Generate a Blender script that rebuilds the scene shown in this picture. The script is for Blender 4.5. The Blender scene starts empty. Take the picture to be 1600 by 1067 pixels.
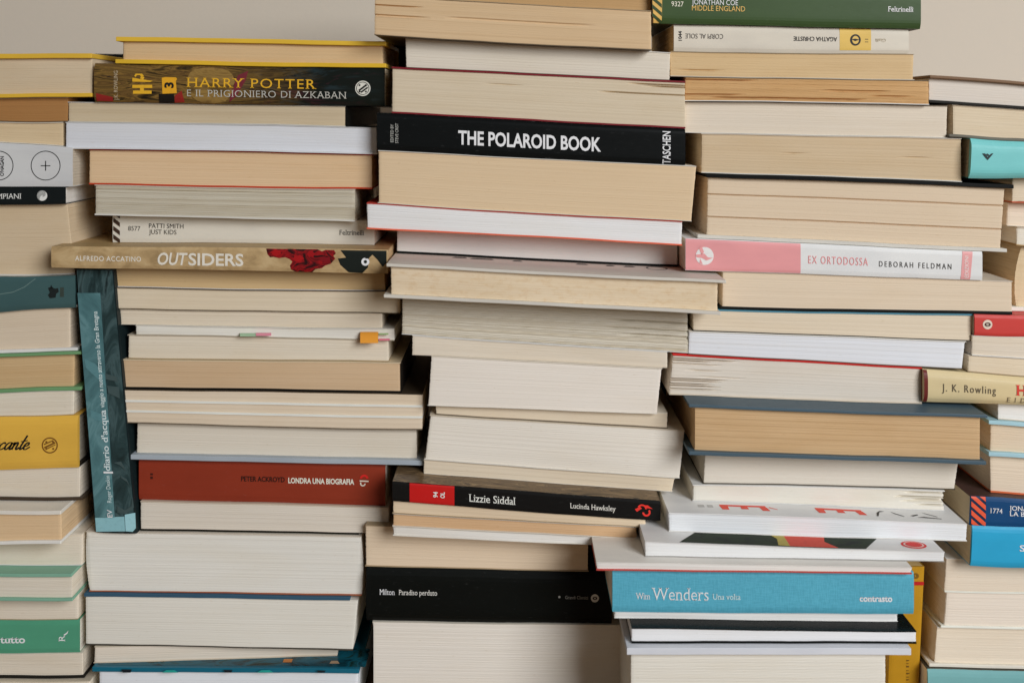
import bpy, bmesh, math, random
from mathutils import Vector

# ------------------------------------------------------------------ camera, world, lamp, exposure
K = 0.0005            # metres per photograph pixel on the reference plane y = 0
D = 0.80              # camera distance from that plane
HZ = 180.0            # photograph row of the eye level
ZC = 0.465            # eye height above the table

scene = bpy.context.scene
cam_data = bpy.data.cameras.new('camera')
cam = bpy.data.objects.new('camera', cam_data)
scene.collection.objects.link(cam)
cam.location = (0, -D, ZC)
cam.rotation_euler = (math.radians(90), 0, 0)
cam_data.sensor_width = 36
cam_data.lens = 36 * D / (1600 * K)
cam_data.shift_y = -(533.5 - HZ) / 1600
cam_data.clip_start = 0.02
cam_data.clip_end = 50
cam_data.dof.use_dof = True
cam_data.dof.focus_distance = D - 0.012
cam_data.dof.aperture_fstop = 5.0
scene.camera = cam

world = bpy.data.worlds.new('World')
scene.world = world
world.use_nodes = True
bg = world.node_tree.nodes['Background']
bg.inputs[0].default_value = (1.0, 0.98, 0.95, 1)
bg.inputs[1].default_value = 0.06

lamp_data = bpy.data.lights.new('window_light', 'AREA')
lamp_data.shape = 'RECTANGLE'
lamp_data.size = 1.8
lamp_data.size_y = 1.8
lamp_data.energy = 46.5
lamp_data.color = (0.968, 0.987, 1.02)
lamp_data.spread = math.radians(110)
lamp = bpy.data.objects.new('window_light', lamp_data)
scene.collection.objects.link(lamp)
lamp.location = (2.0, -2.6, ZC + 1.0)
lamp.rotation_euler = (Vector((-0.35, 0, ZC - 0.85)) - lamp.location).to_track_quat('-Z', 'Y').to_euler()

scene.view_settings.view_transform = 'Standard'
scene.view_settings.look = 'None'
scene.view_settings.exposure = 0.0
scene.view_settings.gamma = 1.0
scene.view_settings.use_curve_mapping = False
scene.render.engine = 'CYCLES'
scene.cycles.max_bounces = 8
scene.cycles.diffuse_bounces = 6
scene.cycles.use_denoising = True

# ------------------------------------------------------------------ colours and materials
ILLUM = 0.74


def lin(c):
    c = c / 255.0
    return c / 12.92 if c <= 0.04045 else ((c + 0.055) / 1.055) ** 2.4


def alb(rgb):
    return tuple(min(0.86, lin(c) / ILLUM) for c in rgb)


def nodes_of(name):
    m = bpy.data.materials.new(name)
    m.use_nodes = True
    nt = m.node_tree
    return m, nt, nt.nodes['Principled BSDF']


def noise(nt, uvname, mul, detail=2.0, rough=0.5, distort=0.0, off=0.0):
    uv = nt.nodes.new('ShaderNodeUVMap')
    uv.uv_map = uvname
    mp = nt.nodes.new('ShaderNodeMapping')
    mp.inputs['Scale'].default_value = (mul[0], mul[1], 1)
    mp.inputs['Location'].default_value = (off, off * 1.7, 0)
    nt.links.new(uv.outputs[0], mp.inputs[0])
    n = nt.nodes.new('ShaderNodeTexNoise')
    n.noise_dimensions = '2D'
    n.inputs['Scale'].default_value = 1.0
    n.inputs['Detail'].default_value = detail
    n.inputs['Roughness'].default_value = rough
    n.inputs['Distortion'].default_value = distort
    nt.links.new(mp.outputs[0], n.inputs['Vector'])
    return n.outputs[0]


def math_node(nt, op, a, b=None, clamp=False):
    n = nt.nodes.new('ShaderNodeMath')
    n.operation = op
    n.use_clamp = clamp
    for i, v in enumerate((a, b)):
        if v is None:
            continue
        if isinstance(v, (int, float)):
            n.inputs[i].default_value = v
        else:
            nt.links.new(v, n.inputs[i])
    return n.outputs[0]


def mix(nt, fac, a, b):
    n = nt.nodes.new('ShaderNodeMix')
    n.data_type = 'RGBA'
    for i, v in ((0, fac), (6, a), (7, b)):
        if isinstance(v, tuple):
            n.inputs[i].default_value = (v[0], v[1], v[2], 1)
        elif isinstance(v, (int, float)):
            n.inputs[i].default_value = v
        else:
            nt.links.new(v, n.inputs[i])
    return n.outputs[2]


def smooth(nt, v, lo, hi):
    n = nt.nodes.new('ShaderNodeMapRange')
    n.inputs[1].default_value = lo
    n.inputs[2].default_value = hi
    nt.links.new(v, n.inputs[0])
    return n.outputs[0]


def add_bump(nt, bsdf, h, strength, dist):
    b = nt.nodes.new('ShaderNodeBump')
    b.inputs['Strength'].default_value = strength
    b.inputs['Distance'].default_value = dist
    nt.links.new(h, b.inputs['Height'])
    nt.links.new(b.outputs[0], bsdf.inputs['Normal'])


MAT_SEED = [0.0]


def pages_mat(rgb, ln=0.3, mott=0.3, fox=0.0):
    """trimmed paper edges: fine strata along the book, mottling, a little foxing"""
    MAT_SEED[0] += 3.7
    s = MAT_SEED[0]
    base = alb(rgb)
    g = 0.3 * base[0] + 0.59 * base[1] + 0.11 * base[2]
    base = tuple(c + (g * 1.02 - c) * 0.13 for c in base)
    m, nt, b = nodes_of('paper_edges')
    tone = noise(nt, 'UVMap', (7, 34), 3, 0.55, 0.4, off=s + 41)
    specks = noise(nt, 'UVMap', (160, 420), 3, 0.6, off=s + 53)
    fine = noise(nt, 'UVMap', (5, 1500), 2, off=s)
    strata = noise(nt, 'UVMap', (1.6, 330), 3, 0.55, 0.3, off=s + 9)
    blot = noise(nt, 'UVMap', (14, 60), 4, 0.6, off=s + 20)
    dark = (base[0] * 0.74, base[1] * 0.66, base[2] * 0.54)
    pale = tuple(min(0.86, c * 1.10 + 0.02) for c in base)
    f1 = math_node(nt, 'MULTIPLY', smooth(nt, fine, 0.45, 0.75), ln)
    f2 = math_node(nt, 'MULTIPLY', smooth(nt, strata, 0.52, 0.78), ln * 1.25)
    f3 = math_node(nt, 'MULTIPLY', smooth(nt, blot, 0.45, 0.85), mott)
    c = mix(nt, f1, base, dark)
    c = mix(nt, f2, c, dark)
    c = mix(nt, math_node(nt, 'MULTIPLY', smooth(nt, strata, 0.48, 0.2), ln * 1.2), c, pale)
    c = mix(nt, f3, c, (base[0] * 0.86, base[1] * 0.79, base[2] * 0.68))
    c = mix(nt, math_node(nt, 'MULTIPLY', smooth(nt, tone, 0.5, 0.8), 0.16 + mott * 0.3), c, (base[0] * 0.88, base[1] * 0.80, base[2] * 0.66))
    c = mix(nt, math_node(nt, 'MULTIPLY', smooth(nt, specks, 0.68, 0.8), 0.25), c, (base[0] * 0.72, base[1] * 0.62, base[2] * 0.48))
    if fox:
        spots = noise(nt, 'UVMap', (120, 260), 5, 0.7, off=s + 31)
        c = mix(nt, math_node(nt, 'MULTIPLY', smooth(nt, spots, 0.50, 0.85), fox), c,
                (base[0] * 0.78, base[1] * 0.6, base[2] * 0.38))
    nt.links.new(c, b.inputs['Base Color'])
    b.inputs['Roughness'].default_value = 0.85
    b.inputs['Specular IOR Level'].default_value = 0.2
    add_bump(nt, b, math_node(nt, 'ADD', fine, strata), 0.03 + 0.3 * min(1, ln * 1.6), 0.0003)
    return m


COVER_CACHE = {}


def cover_mat(rgb, rough=0.45, wear=0.25, cloth=False, key=None):
    k = (rgb, rough, wear, cloth)
    if k in COVER_CACHE:
        return COVER_CACHE[k]
    MAT_SEED[0] += 3.7
    s = MAT_SEED[0]
    base = alb(rgb)
    m, nt, b = nodes_of('cloth_cover' if cloth else 'printed_cover')
    tone = noise(nt, 'UVMap', (18, 45), 4, 0.6, off=s)
    var = (base[0] * 0.84, base[1] * 0.84, base[2] * 0.86)
    c = mix(nt, math_node(nt, 'MULTIPLY', smooth(nt, tone, 0.35, 0.75), 0.6), base, var)
    scuff = noise(nt, 'UVMap', (160, 420), 4, 0.7, off=s + 5)
    c = mix(nt, math_node(nt, 'MULTIPLY', smooth(nt, scuff, 0.66, 0.80), wear * 0.5), c,
            tuple(min(0.7, x * 0.7 + 0.16) for x in base))
    if cloth:
        wx = noise(nt, 'UVMap', (1100, 160), 2, off=s + 11)
        wy = noise(nt, 'UVMap', (160, 1100), 2, off=s + 12)
        w = math_node(nt, 'ADD', wx, wy)
        c = mix(nt, math_node(nt, 'MULTIPLY', smooth(nt, w, 0.85, 1.3), 0.22), c,
                tuple(min(0.8, x * 1.25 + 0.05) for x in base))
        c = mix(nt, math_node(nt, 'MULTIPLY', smooth(nt, w, 1.0, 0.7), 0.22), c,
                tuple(x * 0.7 for x in base))
        add_bump(nt, b, w, 0.25, 0.0003)
    else:
        # worn edges: the spine's long edges lose their print in patches
        uv = nt.nodes.new('ShaderNodeUVMap')
        uv.uv_map = 'unit'
        sep = nt.nodes.new('ShaderNodeSeparateXYZ')
        nt.links.new(uv.outputs[0], sep.inputs[0])
        e = math_node(nt, 'ABSOLUTE', math_node(nt, 'SUBTRACT', sep.outputs[1], 0.5))
        rub = math_node(nt, 'ADD', smooth(nt, e, 0.40, 0.5), math_node(nt, 'MULTIPLY', scuff, 1.2))
        c = mix(nt, math_node(nt, 'MULTIPLY', smooth(nt, rub, 1.55, 1.8), wear), c,
                tuple(min(0.7, x * 0.6 + 0.22) for x in base))
        add_bump(nt, b, tone, 0.08, 0.001)
    nt.links.new(c, b.inputs['Base Color'])
    r = math_node(nt, 'ADD', rough - 0.08, math_node(nt, 'MULTIPLY', scuff, 0.2))
    nt.links.new(r, b.inputs['Roughness'])
    b.inputs['Specular IOR Level'].default_value = 0.10 if max(base) < 0.03 else 0.22
    COVER_CACHE[k] = m
    return m


INK = {}


def ink(rgb):
    if rgb not in INK:
        m, nt, b = nodes_of('printing_ink')
        c = alb(rgb)
        n = noise(nt, 'UVMap', (300, 300), 3)
        col = mix(nt, math_node(nt, 'MULTIPLY', smooth(nt, n, 0.5, 0.8), 0.35), c,
                  tuple(x * 0.7 for x in c))
        nt.links.new(col, b.inputs['Base Color'])
        b.inputs['Roughness'].default_value = 0.5
        b.inputs['Specular IOR Level'].default_value = 0.3
        INK[rgb] = m
    return INK[rgb]


def painted_mat(stops, scale, fade=None, rough=0.35, distort=1.2):
    """an abstract brushed picture printed on a cover; fade = (start, end) along the spine to near black"""
    MAT_SEED[0] += 3.7
    m, nt, b = nodes_of('printed_picture')
    n = noise(nt, 'UVMap', scale, 5, 0.62, distort, off=MAT_SEED[0])
    ramp = nt.nodes.new('ShaderNodeValToRGB')
    el = ramp.color_ramp.elements
    while len(el) < len(stops):
        el.new(0.5)
    for e, (p, rgb) in zip(el, stops):
        e.position = p
        e.color = alb(rgb) + (1,)
    nt.links.new(n, ramp.inputs[0])
    c = ramp.outputs[0]
    if fade:
        uv = nt.nodes.new('ShaderNodeUVMap')
        uv.uv_map = 'unit'
        sep = nt.nodes.new('ShaderNodeSeparateXYZ')
        nt.links.new(uv.outputs[0], sep.inputs[0])
        f = math_node(nt, 'ADD', sep.outputs[0], math_node(nt, 'MULTIPLY', math_node(nt, 'SUBTRACT', n, 0.5), 0.3))
        n2 = noise(nt, 'UVMap', (22, 90), 4, 0.6, 1.5, off=MAT_SEED[0] + 7)
        night = mix(nt, smooth(nt, n2, 0.5, 0.68), alb((17, 21, 18)), alb((38, 52, 56)))
        night = mix(nt, smooth(nt, n2, 0.42, 0.3), night, alb((60, 28, 38)))
        night = mix(nt, smooth(nt, f, 0.66, 1.0), night, alb((17, 22, 18)))
        c = mix(nt, smooth(nt, f, fade[0], fade[1]), c, night)
    nt.links.new(c, b.inputs['Base Color'])
    b.inputs['Roughness'].default_value = rough
    b.inputs['Specular IOR Level'].default_value = 0.25
    return m


# ------------------------------------------------------------------ geometry of a book
def tan_noise(x, seed):
    return (math.sin(x * 31 + seed * 1.7) + 0.6 * math.sin(x * 67 + seed * 4.1) + 0.35 * math.sin(x * 143 + seed * 2.3)) / 1.95


class Edge:
    """height of a long edge of a book as a function of world x"""
    def __init__(self, x0, z0, x1, z1, seed, amp=0.0003, sag=0.0):
        self.x0, self.z0, self.x1, self.z1, self.seed, self.amp, self.sag = x0, z0, x1, z1, seed, amp, sag

    def __call__(self, x):
        t = (x - self.x0) / (self.x1 - self.x0)
        tc = min(1.0, max(0.0, t))
        return self.z0 + (self.z1 - self.z0) * t + self.amp * tan_noise(x, self.seed) + self.sag * 4 * tc * (1 - tc)


def px_x(px, d):
    return (px - 800.0) * K * (D - d) / D


def px_z(py, d):
    return ZC + (HZ - py) * K * (D - d) / D


SEED = [11]
BOOKS = {}
STACKS = {}


class Book:
    def __init__(self, key, stack, xl, xr, ytl, ytr, ybl, ybr, d=0.0, depth=130, meas=None, xlb=None, xrb=None,
                 sagt=0.0, sagb=0.0, floor=False, **kw):
        SEED[0] += 1
        self.key, self.stack, self.kw, self.seed = key, stack, kw, SEED[0]
        dl, dr = d if isinstance(d, tuple) else (d, d)
        self.dl, self.dr = dl / 1000.0, dr / 1000.0
        self.d = (self.dl + self.dr) / 2
        self.depth = depth / 1000.0
        xlb = xl if xlb is None else xlb
        xrb = xr if xrb is None else xrb
        self.xlt, self.xrt = px_x(xl, self.dl), px_x(xr, self.dr)
        self.xlb, self.xrb = px_x(xlb, self.dl), px_x(xrb, self.dr)
        ma, mb = meas if meas else (xl, xr)
        xa, xb = px_x(ma, self.dl), px_x(mb, self.dr)
        self.top = Edge(xa, px_z(ytl, self.dl), xb, px_z(ytr, self.dr), self.seed, sag=-sagt * K + random.Random(self.seed * 3 + 1).uniform(-0.0006, 0.0005))
        self.bot = Edge(xa, px_z(ybl, self.dl), xb, px_z(ybr, self.dr), self.seed + 0.5, sag=-sagb * K + random.Random(self.seed * 3 + 2).uniform(-0.0006, 0.0005))
        if floor:
            self.bot = Edge(xa, 0.0, xb, 0.0, 0, amp=0)
        self.bulge = kw.get('bulge', (0.0006, 10))
        BOOKS[key] = self
        STACKS.setdefault(stack, []).append(self)

    def finish(self):
        self.x0 = (self.xlt + self.xlb) / 2
        self.x1 = (self.xrt + self.xrb) / 2
        self.L = self.x1 - self.x0
        dy = -(self.dr - self.dl)
        n = math.hypot(self.L, dy)
        self.T = (self.L / n, dy / n)
        self.N = (-dy / n, self.L / n)
        xm = (self.x0 + self.x1) / 2
        self.th = self.top(xm) - self.bot(xm)
        self.loc = Vector((xm, -self.d, min(self.bot(self.x0), self.bot(self.x1), self.bot(xm))))

    def pt(self, t, f, off, w):
        """t along the length, f + off (m) up the thickness, w back from the front"""
        xl = self.xlb + (self.xlt - self.xlb) * f
        xr = self.xrb + (self.xrt - self.xrb) * f
        x = xl + (xr - xl) * t
        zb, zt = self.bot(x) + 0.00012, self.top(x) - 0.00012
        z = zb + (zt - zb) * f + off
        y = -(self.dl + (self.dr - self.dl) * t)
        return Vector((x + self.N[0] * w, y + self.N[1] * w, z))

    def wfront(self, f):
        r, p = self.bulge
        return r * abs(2 * min(1, max(0, f)) - 1) ** p

    def pixel(self, px, py, lift=0.00012):
        """a point of the printed front at a photograph pixel, lying on the spine's own surface"""
        x = px_x(px, self.d)
        t = (x - self.x0) / self.L
        dd = self.dl + (self.dr - self.dl) * t
        x = px_x(px, dd)
        z = px_z(py, dd)
        zb, zt = self.bot(x), self.top(x)
        f = (z - zb) / max(1e-6, zt - zb)
        f = min(0.995, max(0.005, f))
        z = zb + (zt - zb) * f
        w = self.wfront(f) - lift
        return Vector((x + self.N[0] * w, -dd + self.N[1] * w, z))


def link(name, me, mat, parent, loc):
    me.materials.append(mat)
    o = bpy.data.objects.new(name, me)
    scene.collection.objects.link(o)
    o.parent = parent
    return o


def mesh_from(name, verts, faces, uvs, units, origin, smooth_faces=False):
    me = bpy.data.meshes.new(name)
    me.from_pydata([tuple(v - origin) for v in verts], [], faces)
    u1 = me.uv_layers.new(name='UVMap')
    u2 = me.uv_layers.new(name='unit')
    k = 0
    for fi, f in enumerate(faces):
        for j in range(len(f)):
            u1.data[k].uv = uvs[fi][j]
            u2.data[k].uv = units[fi][j]
            k += 1
    me.update()
    return me


def slab(bk, name, mat, parent, extl, extr, lo, hi, w0, w1, nx=10, nv=2, wfun=None, origin=None, bevel=0.0, endfun=None, bunch=False):
    """a warped box that follows the book. extl/extr: metres past the ends; lo/hi: (fraction, offset m); w0..w1 depth"""
    origin = bk.loc if origin is None else origin
    V = {}
    verts, faces, uvs, units = [], [], [], []
    ta, tb = -extl / bk.L, 1 + extr / bk.L
    info = {}

    ts = [ta + (tb - ta) * i / nx for i in range(nx + 1)]
    if bunch:
        for i, mm in ((1, 0.7), (2, 2.2), (3, 6.0)):
            ts[i] = ta + mm / 1000 / bk.L
            ts[nx - i] = tb - mm / 1000 / bk.L
        for i in range(4, nx - 3):
            q = (i - 3) / (nx - 6)
            ts[i] = ts[3] + (ts[nx - 3] - ts[3]) * q

    def vid(i, j, k):
        if (i, j, k) in V:
            return V[(i, j, k)]
        q = j / nv
        f = lo[0] + (hi[0] - lo[0]) * q
        off = lo[1] + (hi[1] - lo[1]) * q
        t = ts[i]
        if endfun and i in (0, nx):
            t += endfun(q) / bk.L * (1 if i == 0 else -1)
        w = w0 if k == 0 else w1
        if k == 0 and wfun:
            w += wfun(t, q, i, j)
        p = bk.pt(t, f, off, w)
        V[(i, j, k)] = len(verts)
        info[len(verts)] = (t * bk.L, f * bk.th + off, w, (t - ta) / (tb - ta), q)
        verts.append(p)
        return V[(i, j, k)]

    def quad(ids, mode):
        faces.append(ids)
        a, b = [], []
        for v in ids:
            u, h, w, ut, q = info[v]
            a.append((u, h) if mode == 0 else ((w + 0.3, h) if mode == 1 else (u, w)))
            b.append((ut, q) if mode == 0 else ((0.5, q) if mode == 1 else (ut, 0.5)))
        uvs.append(a)
        units.append(b)

    for i in range(nx):
        for j in range(nv):
            quad([vid(i, j, 0), vid(i + 1, j, 0), vid(i + 1, j + 1, 0), vid(i, j + 1, 0)], 0)
            quad([vid(i, j, 1), vid(i, j + 1, 1), vid(i + 1, j + 1, 1), vid(i + 1, j, 1)], 0)
        quad([vid(i, nv, 0), vid(i + 1, nv, 0), vid(i + 1, nv, 1), vid(i, nv, 1)], 2)
        quad([vid(i, 0, 0), vid(i, 0, 1), vid(i + 1, 0, 1), vid(i + 1, 0, 0)], 2)
    for j in range(nv):
        quad([vid(0, j, 0), vid(0, j + 1, 0), vid(0, j + 1, 1), vid(0, j, 1)], 1)
        quad([vid(nx, j, 0), vid(nx, j, 1), vid(nx, j + 1, 1), vid(nx, j + 1, 0)], 1)
    me = mesh_from(name, verts, faces, uvs, units, origin)
    o = link(name, me, mat, parent, origin)
    if bevel:
        md = o.modifiers.new('Bevel', 'BEVEL')
        md.width = bevel
        md.segments = 2
        md.limit_method = 'ANGLE'
        md.angle_limit = math.radians(50)
    return o


GROUPS = {'A': 'books of the far left stack', 'B': 'books of the second stack from the left',
          'C': 'books of the middle stack', 'D': 'books of the fourth stack', 'E': 'books of the far right stack',
          'X': None}


def page_rows(bk, grooves, rnd, rough):
    """front relief of the paper: rows of sheets standing a hair proud or back, plus real gaps"""
    cache = {}

    def fn(t, q, i, j):
        if j not in cache:
            cache[j] = rnd.uniform(-1, 1)
        w = rough * (cache[j] + 0.45 * math.sin(i * 1.9 + j * 2.7))
        for (gv, t0, t1, dep) in grooves:
            if t0 <= t <= t1 and abs(q - gv) * bk.th < 0.00045:
                ft = 1.0
                if t0 > 0:
                    ft = min(ft, (t - t0) / 0.06)
                if t1 < 1:
                    ft = min(ft, (t1 - t) / 0.06)
                w += dep * max(0, min(1, ft))
        return w
    return fn


def build(bk):
    kw = bk.kw
    bk.finish()
    rnd = random.Random(bk.seed * 7 + 3)
    cat = kw.get('cat', 'book')
    root = bpy.data.objects.new(cat, None)
    scene.collection.objects.link(root)
    root.location = bk.loc
    root.empty_display_size = 0.02
    root['label'] = kw['label']
    root['category'] = cat
    if GROUPS[bk.stack]:
        root['group'] = GROUPS[bk.stack]
    bk.root = root
    depth = bk.depth
    pages = kw['pages']
    pm = pages_mat(pages, kw.get('ln', 0.3) * 0.5, kw.get('mott', 0.3), kw.get('fox', 0.0))
    # covers: (rgb, thickness px, overhang mm at the front, past left end px, past right end px)
    pale = [(204, 196, 180), (188, 176, 156), (206, 204, 198), (150, 132, 104), (196, 186, 170), (92, 80, 64), (204, 200, 190)]

    def soft():
        return (rnd.choice(pale), rnd.uniform(0.7, 1.3), rnd.uniform(0.0, 0.5), rnd.uniform(-0.6, 1.0), rnd.uniform(-0.6, 1.0))
    ct = kw.get('ct') or soft()
    cb = kw.get('cb') or soft()
    spine = kw.get('spine')
    tt, tb_ = ct[1] * K, cb[1] * K
    sp_w = 0.0
    if spine:
        sp_w = kw.get('spw', 0.0006) + bk.bulge[0]
    nv = max(4, min(90, int((bk.th - tt - tb_) / 0.00075)))
    grooves = kw.get('gaps', [])
    nx = 44 if grooves else 22
    front = sp_w if spine else max(0.0, max(ct[2], cb[2]) / 1000.0)
    rough = kw.get('rough', 0.00007)
    inl, inr = kw.get('inset', (0, 0))
    curve = kw.get('curve', 0.0)
    rows = page_rows(bk, grooves, rnd, rough)
    if curve:
        wf = lambda t, q, i, j: rows(t, q, i, j) + curve * (1 - (2 * q - 1) ** 2)
    else:
        wf = rows
    ec = kw.get('endcurve', 0.0)
    jit = [rnd.uniform(0, 0.00028) for _ in range(nv + 1)]
    lean0 = rnd.uniform(-0.0006, 0.0006)
    ef = lambda q: ec * (1 - (2 * q - 1) ** 2) + jit[int(round(q * nv))] + lean0 * (q - 0.5)
    # worn corners: the sheets' last millimetres fall back a little
    rl, rr = rnd.uniform(0.0002, 0.0009), rnd.uniform(0.0002, 0.0009)
    wave = (rnd.uniform(3, 7), rnd.uniform(0, 6), rnd.uniform(0.0001, 0.0004))
    wf0 = wf

    def wf(t, q, i, j):
        w = wf0(t, q, i, j) + wave[2] * math.sin(wave[0] * t + wave[1] + q * 2)
        e0 = {0: 1.0, 1: 0.35, 2: 0.08}.get(i, 0)
        e1 = {0: 1.0, 1: 0.35, 2: 0.08}.get(nx - i, 0)
        return w + rl * e0 + rr * e1 + 0.0004
    slab(bk, 'page_block', pm, root, -inl * K, -inr * K, (0, tb_ + 0.00004), (1, -tt - 0.00004), front, depth - 0.002,
         nx, nv, wf, endfun=ef, bunch=True)
    for nm, c, lo, hi in (('front_cover', ct, (1, -tt), (1, 0)), ('back_cover', cb, (0, 0), (0, tb_))):
        rgb, th, ov, el, er = c
        w0 = (sp_w - 0.0002) if spine else front - ov / 1000.0 - 0.00005
        m = cover_mat(rgb, kw.get('crough', 0.45), kw.get('wear', 0.25))
        slab(bk, nm, m, root, el * K, er * K, lo, hi, w0, depth, 16, 1, bevel=0.0004 if th > 3 else 0)
    if spine:
        m = kw.get('spmat') or cover_mat(spine, kw.get('srough', 0.42), kw.get('wear', 0.3), kw.get('cloth', False))
        slab(bk, 'spine', m, root, ct[3] * K, ct[4] * K, (0, 0), (1, 0), 0.0, sp_w, 18, 14,
             lambda t, q, i, j: bk.wfront(q) + (0.00016 if j in (1, 13) else 0))
    elif kw.get('endspine'):
        slab(bk, 'spine', cover_mat(kw['endspine'], 0.45, 0.2), root, -bk.L + 0.0002, 0.0009, (0, 0), (1, 0), front, depth, 1, 8)  # end cover coloured near black to stand for shade in the gap
    else:
        # spine at the far side
        slab(bk, 'spine', cover_mat(ct[0], 0.45, 0.25), root, ct[3] * K, ct[4] * K, (0, 0.0), (1, 0.0), depth, depth + 0.0015, 4, 1)
    return root


# ------------------------------------------------------------------ lettering and marks on books
CAPS = {}


def glyphs(s, bold=0.0, serif=False, shear=0.0, spacing=1.0):
    cu = bpy.data.curves.new('lettering', 'FONT')
    cu.body = s
    cu.size = 1.0
    cu.offset = bold
    cu.shear = shear
    cu.space_character = spacing
    cu.resolution_u = 3
    ob = bpy.data.objects.new('lettering_source', cu)
    me = bpy.data.meshes.new_from_object(ob)
    vs = [(v.co.x, v.co.y) for v in me.vertices]
    fs = [tuple(p.vertices) for p in me.polygons]
    if serif:
        cnt = {}
        for f in fs:
            for a, b in zip(f, f[1:] + f[:1]):
                k = (min(a, b), max(a, b))
                cnt[k] = cnt.get(k, 0) + 1
        levels = (0.0, XH[0], CAPH[0], ASC[0])
        for (a, b), c in cnt.items():
            if c != 1:
                continue
            (xa, ya), (xb, yb) = vs[a], vs[b]
            if abs(ya - yb) > 0.012:
                continue
            ln = abs(xa - xb)
            if not (0.05 < ln < 0.24):
                continue
            if min(abs(ya - l) for l in levels) > 0.03 + bold:
                continue
            mx = (xa + xb) / 2
            up = 1 if ya < 0.2 else -1
            h = 0.045
            ex = 0.075
            y0 = ya
            i = len(vs)
            vs += [(mx - ln / 2 - ex, y0), (mx + ln / 2 + ex, y0), (mx + ln / 2 + ex * 0.75, y0 + up * h), (mx - ln / 2 - ex * 0.75, y0 + up * h)]
            fs.append((i, i + 1, i + 2, i + 3))
    bpy.data.objects.remove(ob)
    bpy.data.curves.remove(cu)
    bpy.data.meshes.remove(me)
    return vs, fs


XH, CAPH, ASC = [0.5], [0.7], [0.75]
for store, ch in ((XH, 'x'), (CAPH, 'H'), (ASC, 'l')):
    _v, _f = glyphs(ch)
    store[0] = max(y for x, y in _v)


def flat_mesh(bk, name, parent, pts, faces, rgb, mapper, cut=True):
    if cut:
        bm = bmesh.new()
        vs = [bm.verts.new((p[0], p[1], 0)) for p in pts]
        for f in faces:
            try:
                bm.faces.new([vs[i] for i in f])
            except ValueError:
                pass
        for ax, step in ((0, 12.0), (1, 4.0)):
            lo, hi = min(p[ax] for p in pts), max(p[ax] for p in pts)
            c = lo + step
            while c < hi:
                nrm = (1, 0, 0) if ax == 0 else (0, 1, 0)
                co = (c, 0, 0) if ax == 0 else (0, c, 0)
                bmesh.ops.bisect_plane(bm, geom=bm.verts[:] + bm.edges[:] + bm.faces[:], plane_co=co, plane_no=nrm)
                c += step
        bm.verts.index_update()
        pts = [(v.co.x, v.co.y) for v in bm.verts]
        faces = [tuple(v.index for v in f.verts) for f in bm.faces]
        bm.free()
    verts = [mapper(*p) for p in pts]
    origin = bk.loc
    me = bpy.data.meshes.new(name)
    me.from_pydata([tuple(v - origin) for v in verts], [], faces)
    u1 = me.uv_layers.new(name='UVMap')
    me.uv_layers.new(name='unit')
    for lp in me.loops:
        v = verts[lp.vertex_index]
        u1.data[lp.index].uv = (v.x, v.z + v.y)
    o = link(name, me, rgb if not isinstance(rgb, tuple) else ink(rgb), parent, origin)
    return o


def part_of(bk, nm):
    for c in bk.root.children:
        if c.name.split('.')[0] == nm:
            return c
    return bk.root


def text(bk, s, cx, cy, w, cap, rgb, rot=0, bold=0.0, serif=False, shear=0.0, spacing=1.0, name='lettering', lift=0.0003,
         lower=False):
    """printed words: centre of the cap-height box in photograph pixels, running length w, cap height cap"""
    vs, fs = glyphs(s, bold, serif, shear, spacing)
    xmin, xmax = min(v[0] for v in vs), max(v[0] for v in vs)
    sx = w / (xmax - xmin)
    sy = cap / (XH[0] if lower else CAPH[0])
    slope = (bk.top(bk.x1) + bk.bot(bk.x1) - bk.top(bk.x0) - bk.bot(bk.x0)) / 2 / bk.L
    pts = []
    for x, y in vs:
        u = (x - xmin) * sx - w / 2
        h = y * sy - cap / 2
        if rot == 0:
            dx, dy = u, -h
        elif rot == 180:
            dx, dy = -u, h
        elif rot == 90:
            dx, dy = -h, -u
        else:
            dx, dy = h, u
        lean = kw_lean(bk) * dy
        pts.append((cx + dx + lean, cy + dy - slope * dx))
    return flat_mesh(bk, name, part_of(bk, 'spine'), pts, fs, rgb, lambda a, b: bk.pixel(a, b, lift), False)


def kw_lean(bk):
    return bk.kw.get('lean', 0.0)


def poly(bk, pts, rgb, name='printed_mark', lift=0.00018):
    return flat_mesh(bk, name, part_of(bk, 'spine'), pts, [tuple(range(len(pts)))], rgb, lambda a, b: bk.pixel(a, b, lift))


def polys(bk, plist, rgb, name='printed_mark', lift=0.00018):
    pts, fs = [], []
    for pl in plist:
        fs.append(tuple(range(len(pts), len(pts) + len(pl))))
        pts += pl
    return flat_mesh(bk, name, part_of(bk, 'spine'), pts, fs, rgb, lambda a, b: bk.pixel(a, b, lift))


def ring(bk, cx, cy, r0, r1, rgb, name='emblem', lift=0.0002, n=40, a0=0.0, a1=360.0, ry=1.0):
    pts, fs = [], []
    for i in range(n + 1):
        a = math.radians(a0 + (a1 - a0) * i / n)
        pts += [(cx + r0 * math.cos(a), cy - r0 * ry * math.sin(a)), (cx + r1 * math.cos(a), cy - r1 * ry * math.sin(a))]
    for i in range(n):
        fs.append((2 * i, 2 * i + 1, 2 * i + 3, 2 * i + 2))
    return flat_mesh(bk, name, part_of(bk, 'spine'), pts, fs, rgb, lambda a, b: bk.pixel(a, b, lift))


def disc(bk, cx, cy, r, rgb, name='emblem', lift=0.0002, ry=1.0):
    pts = [(cx + r * math.cos(2 * math.pi * i / 36), cy - r * ry * math.sin(2 * math.pi * i / 36)) for i in range(36)]
    return poly(bk, pts, rgb, name, lift)


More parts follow.
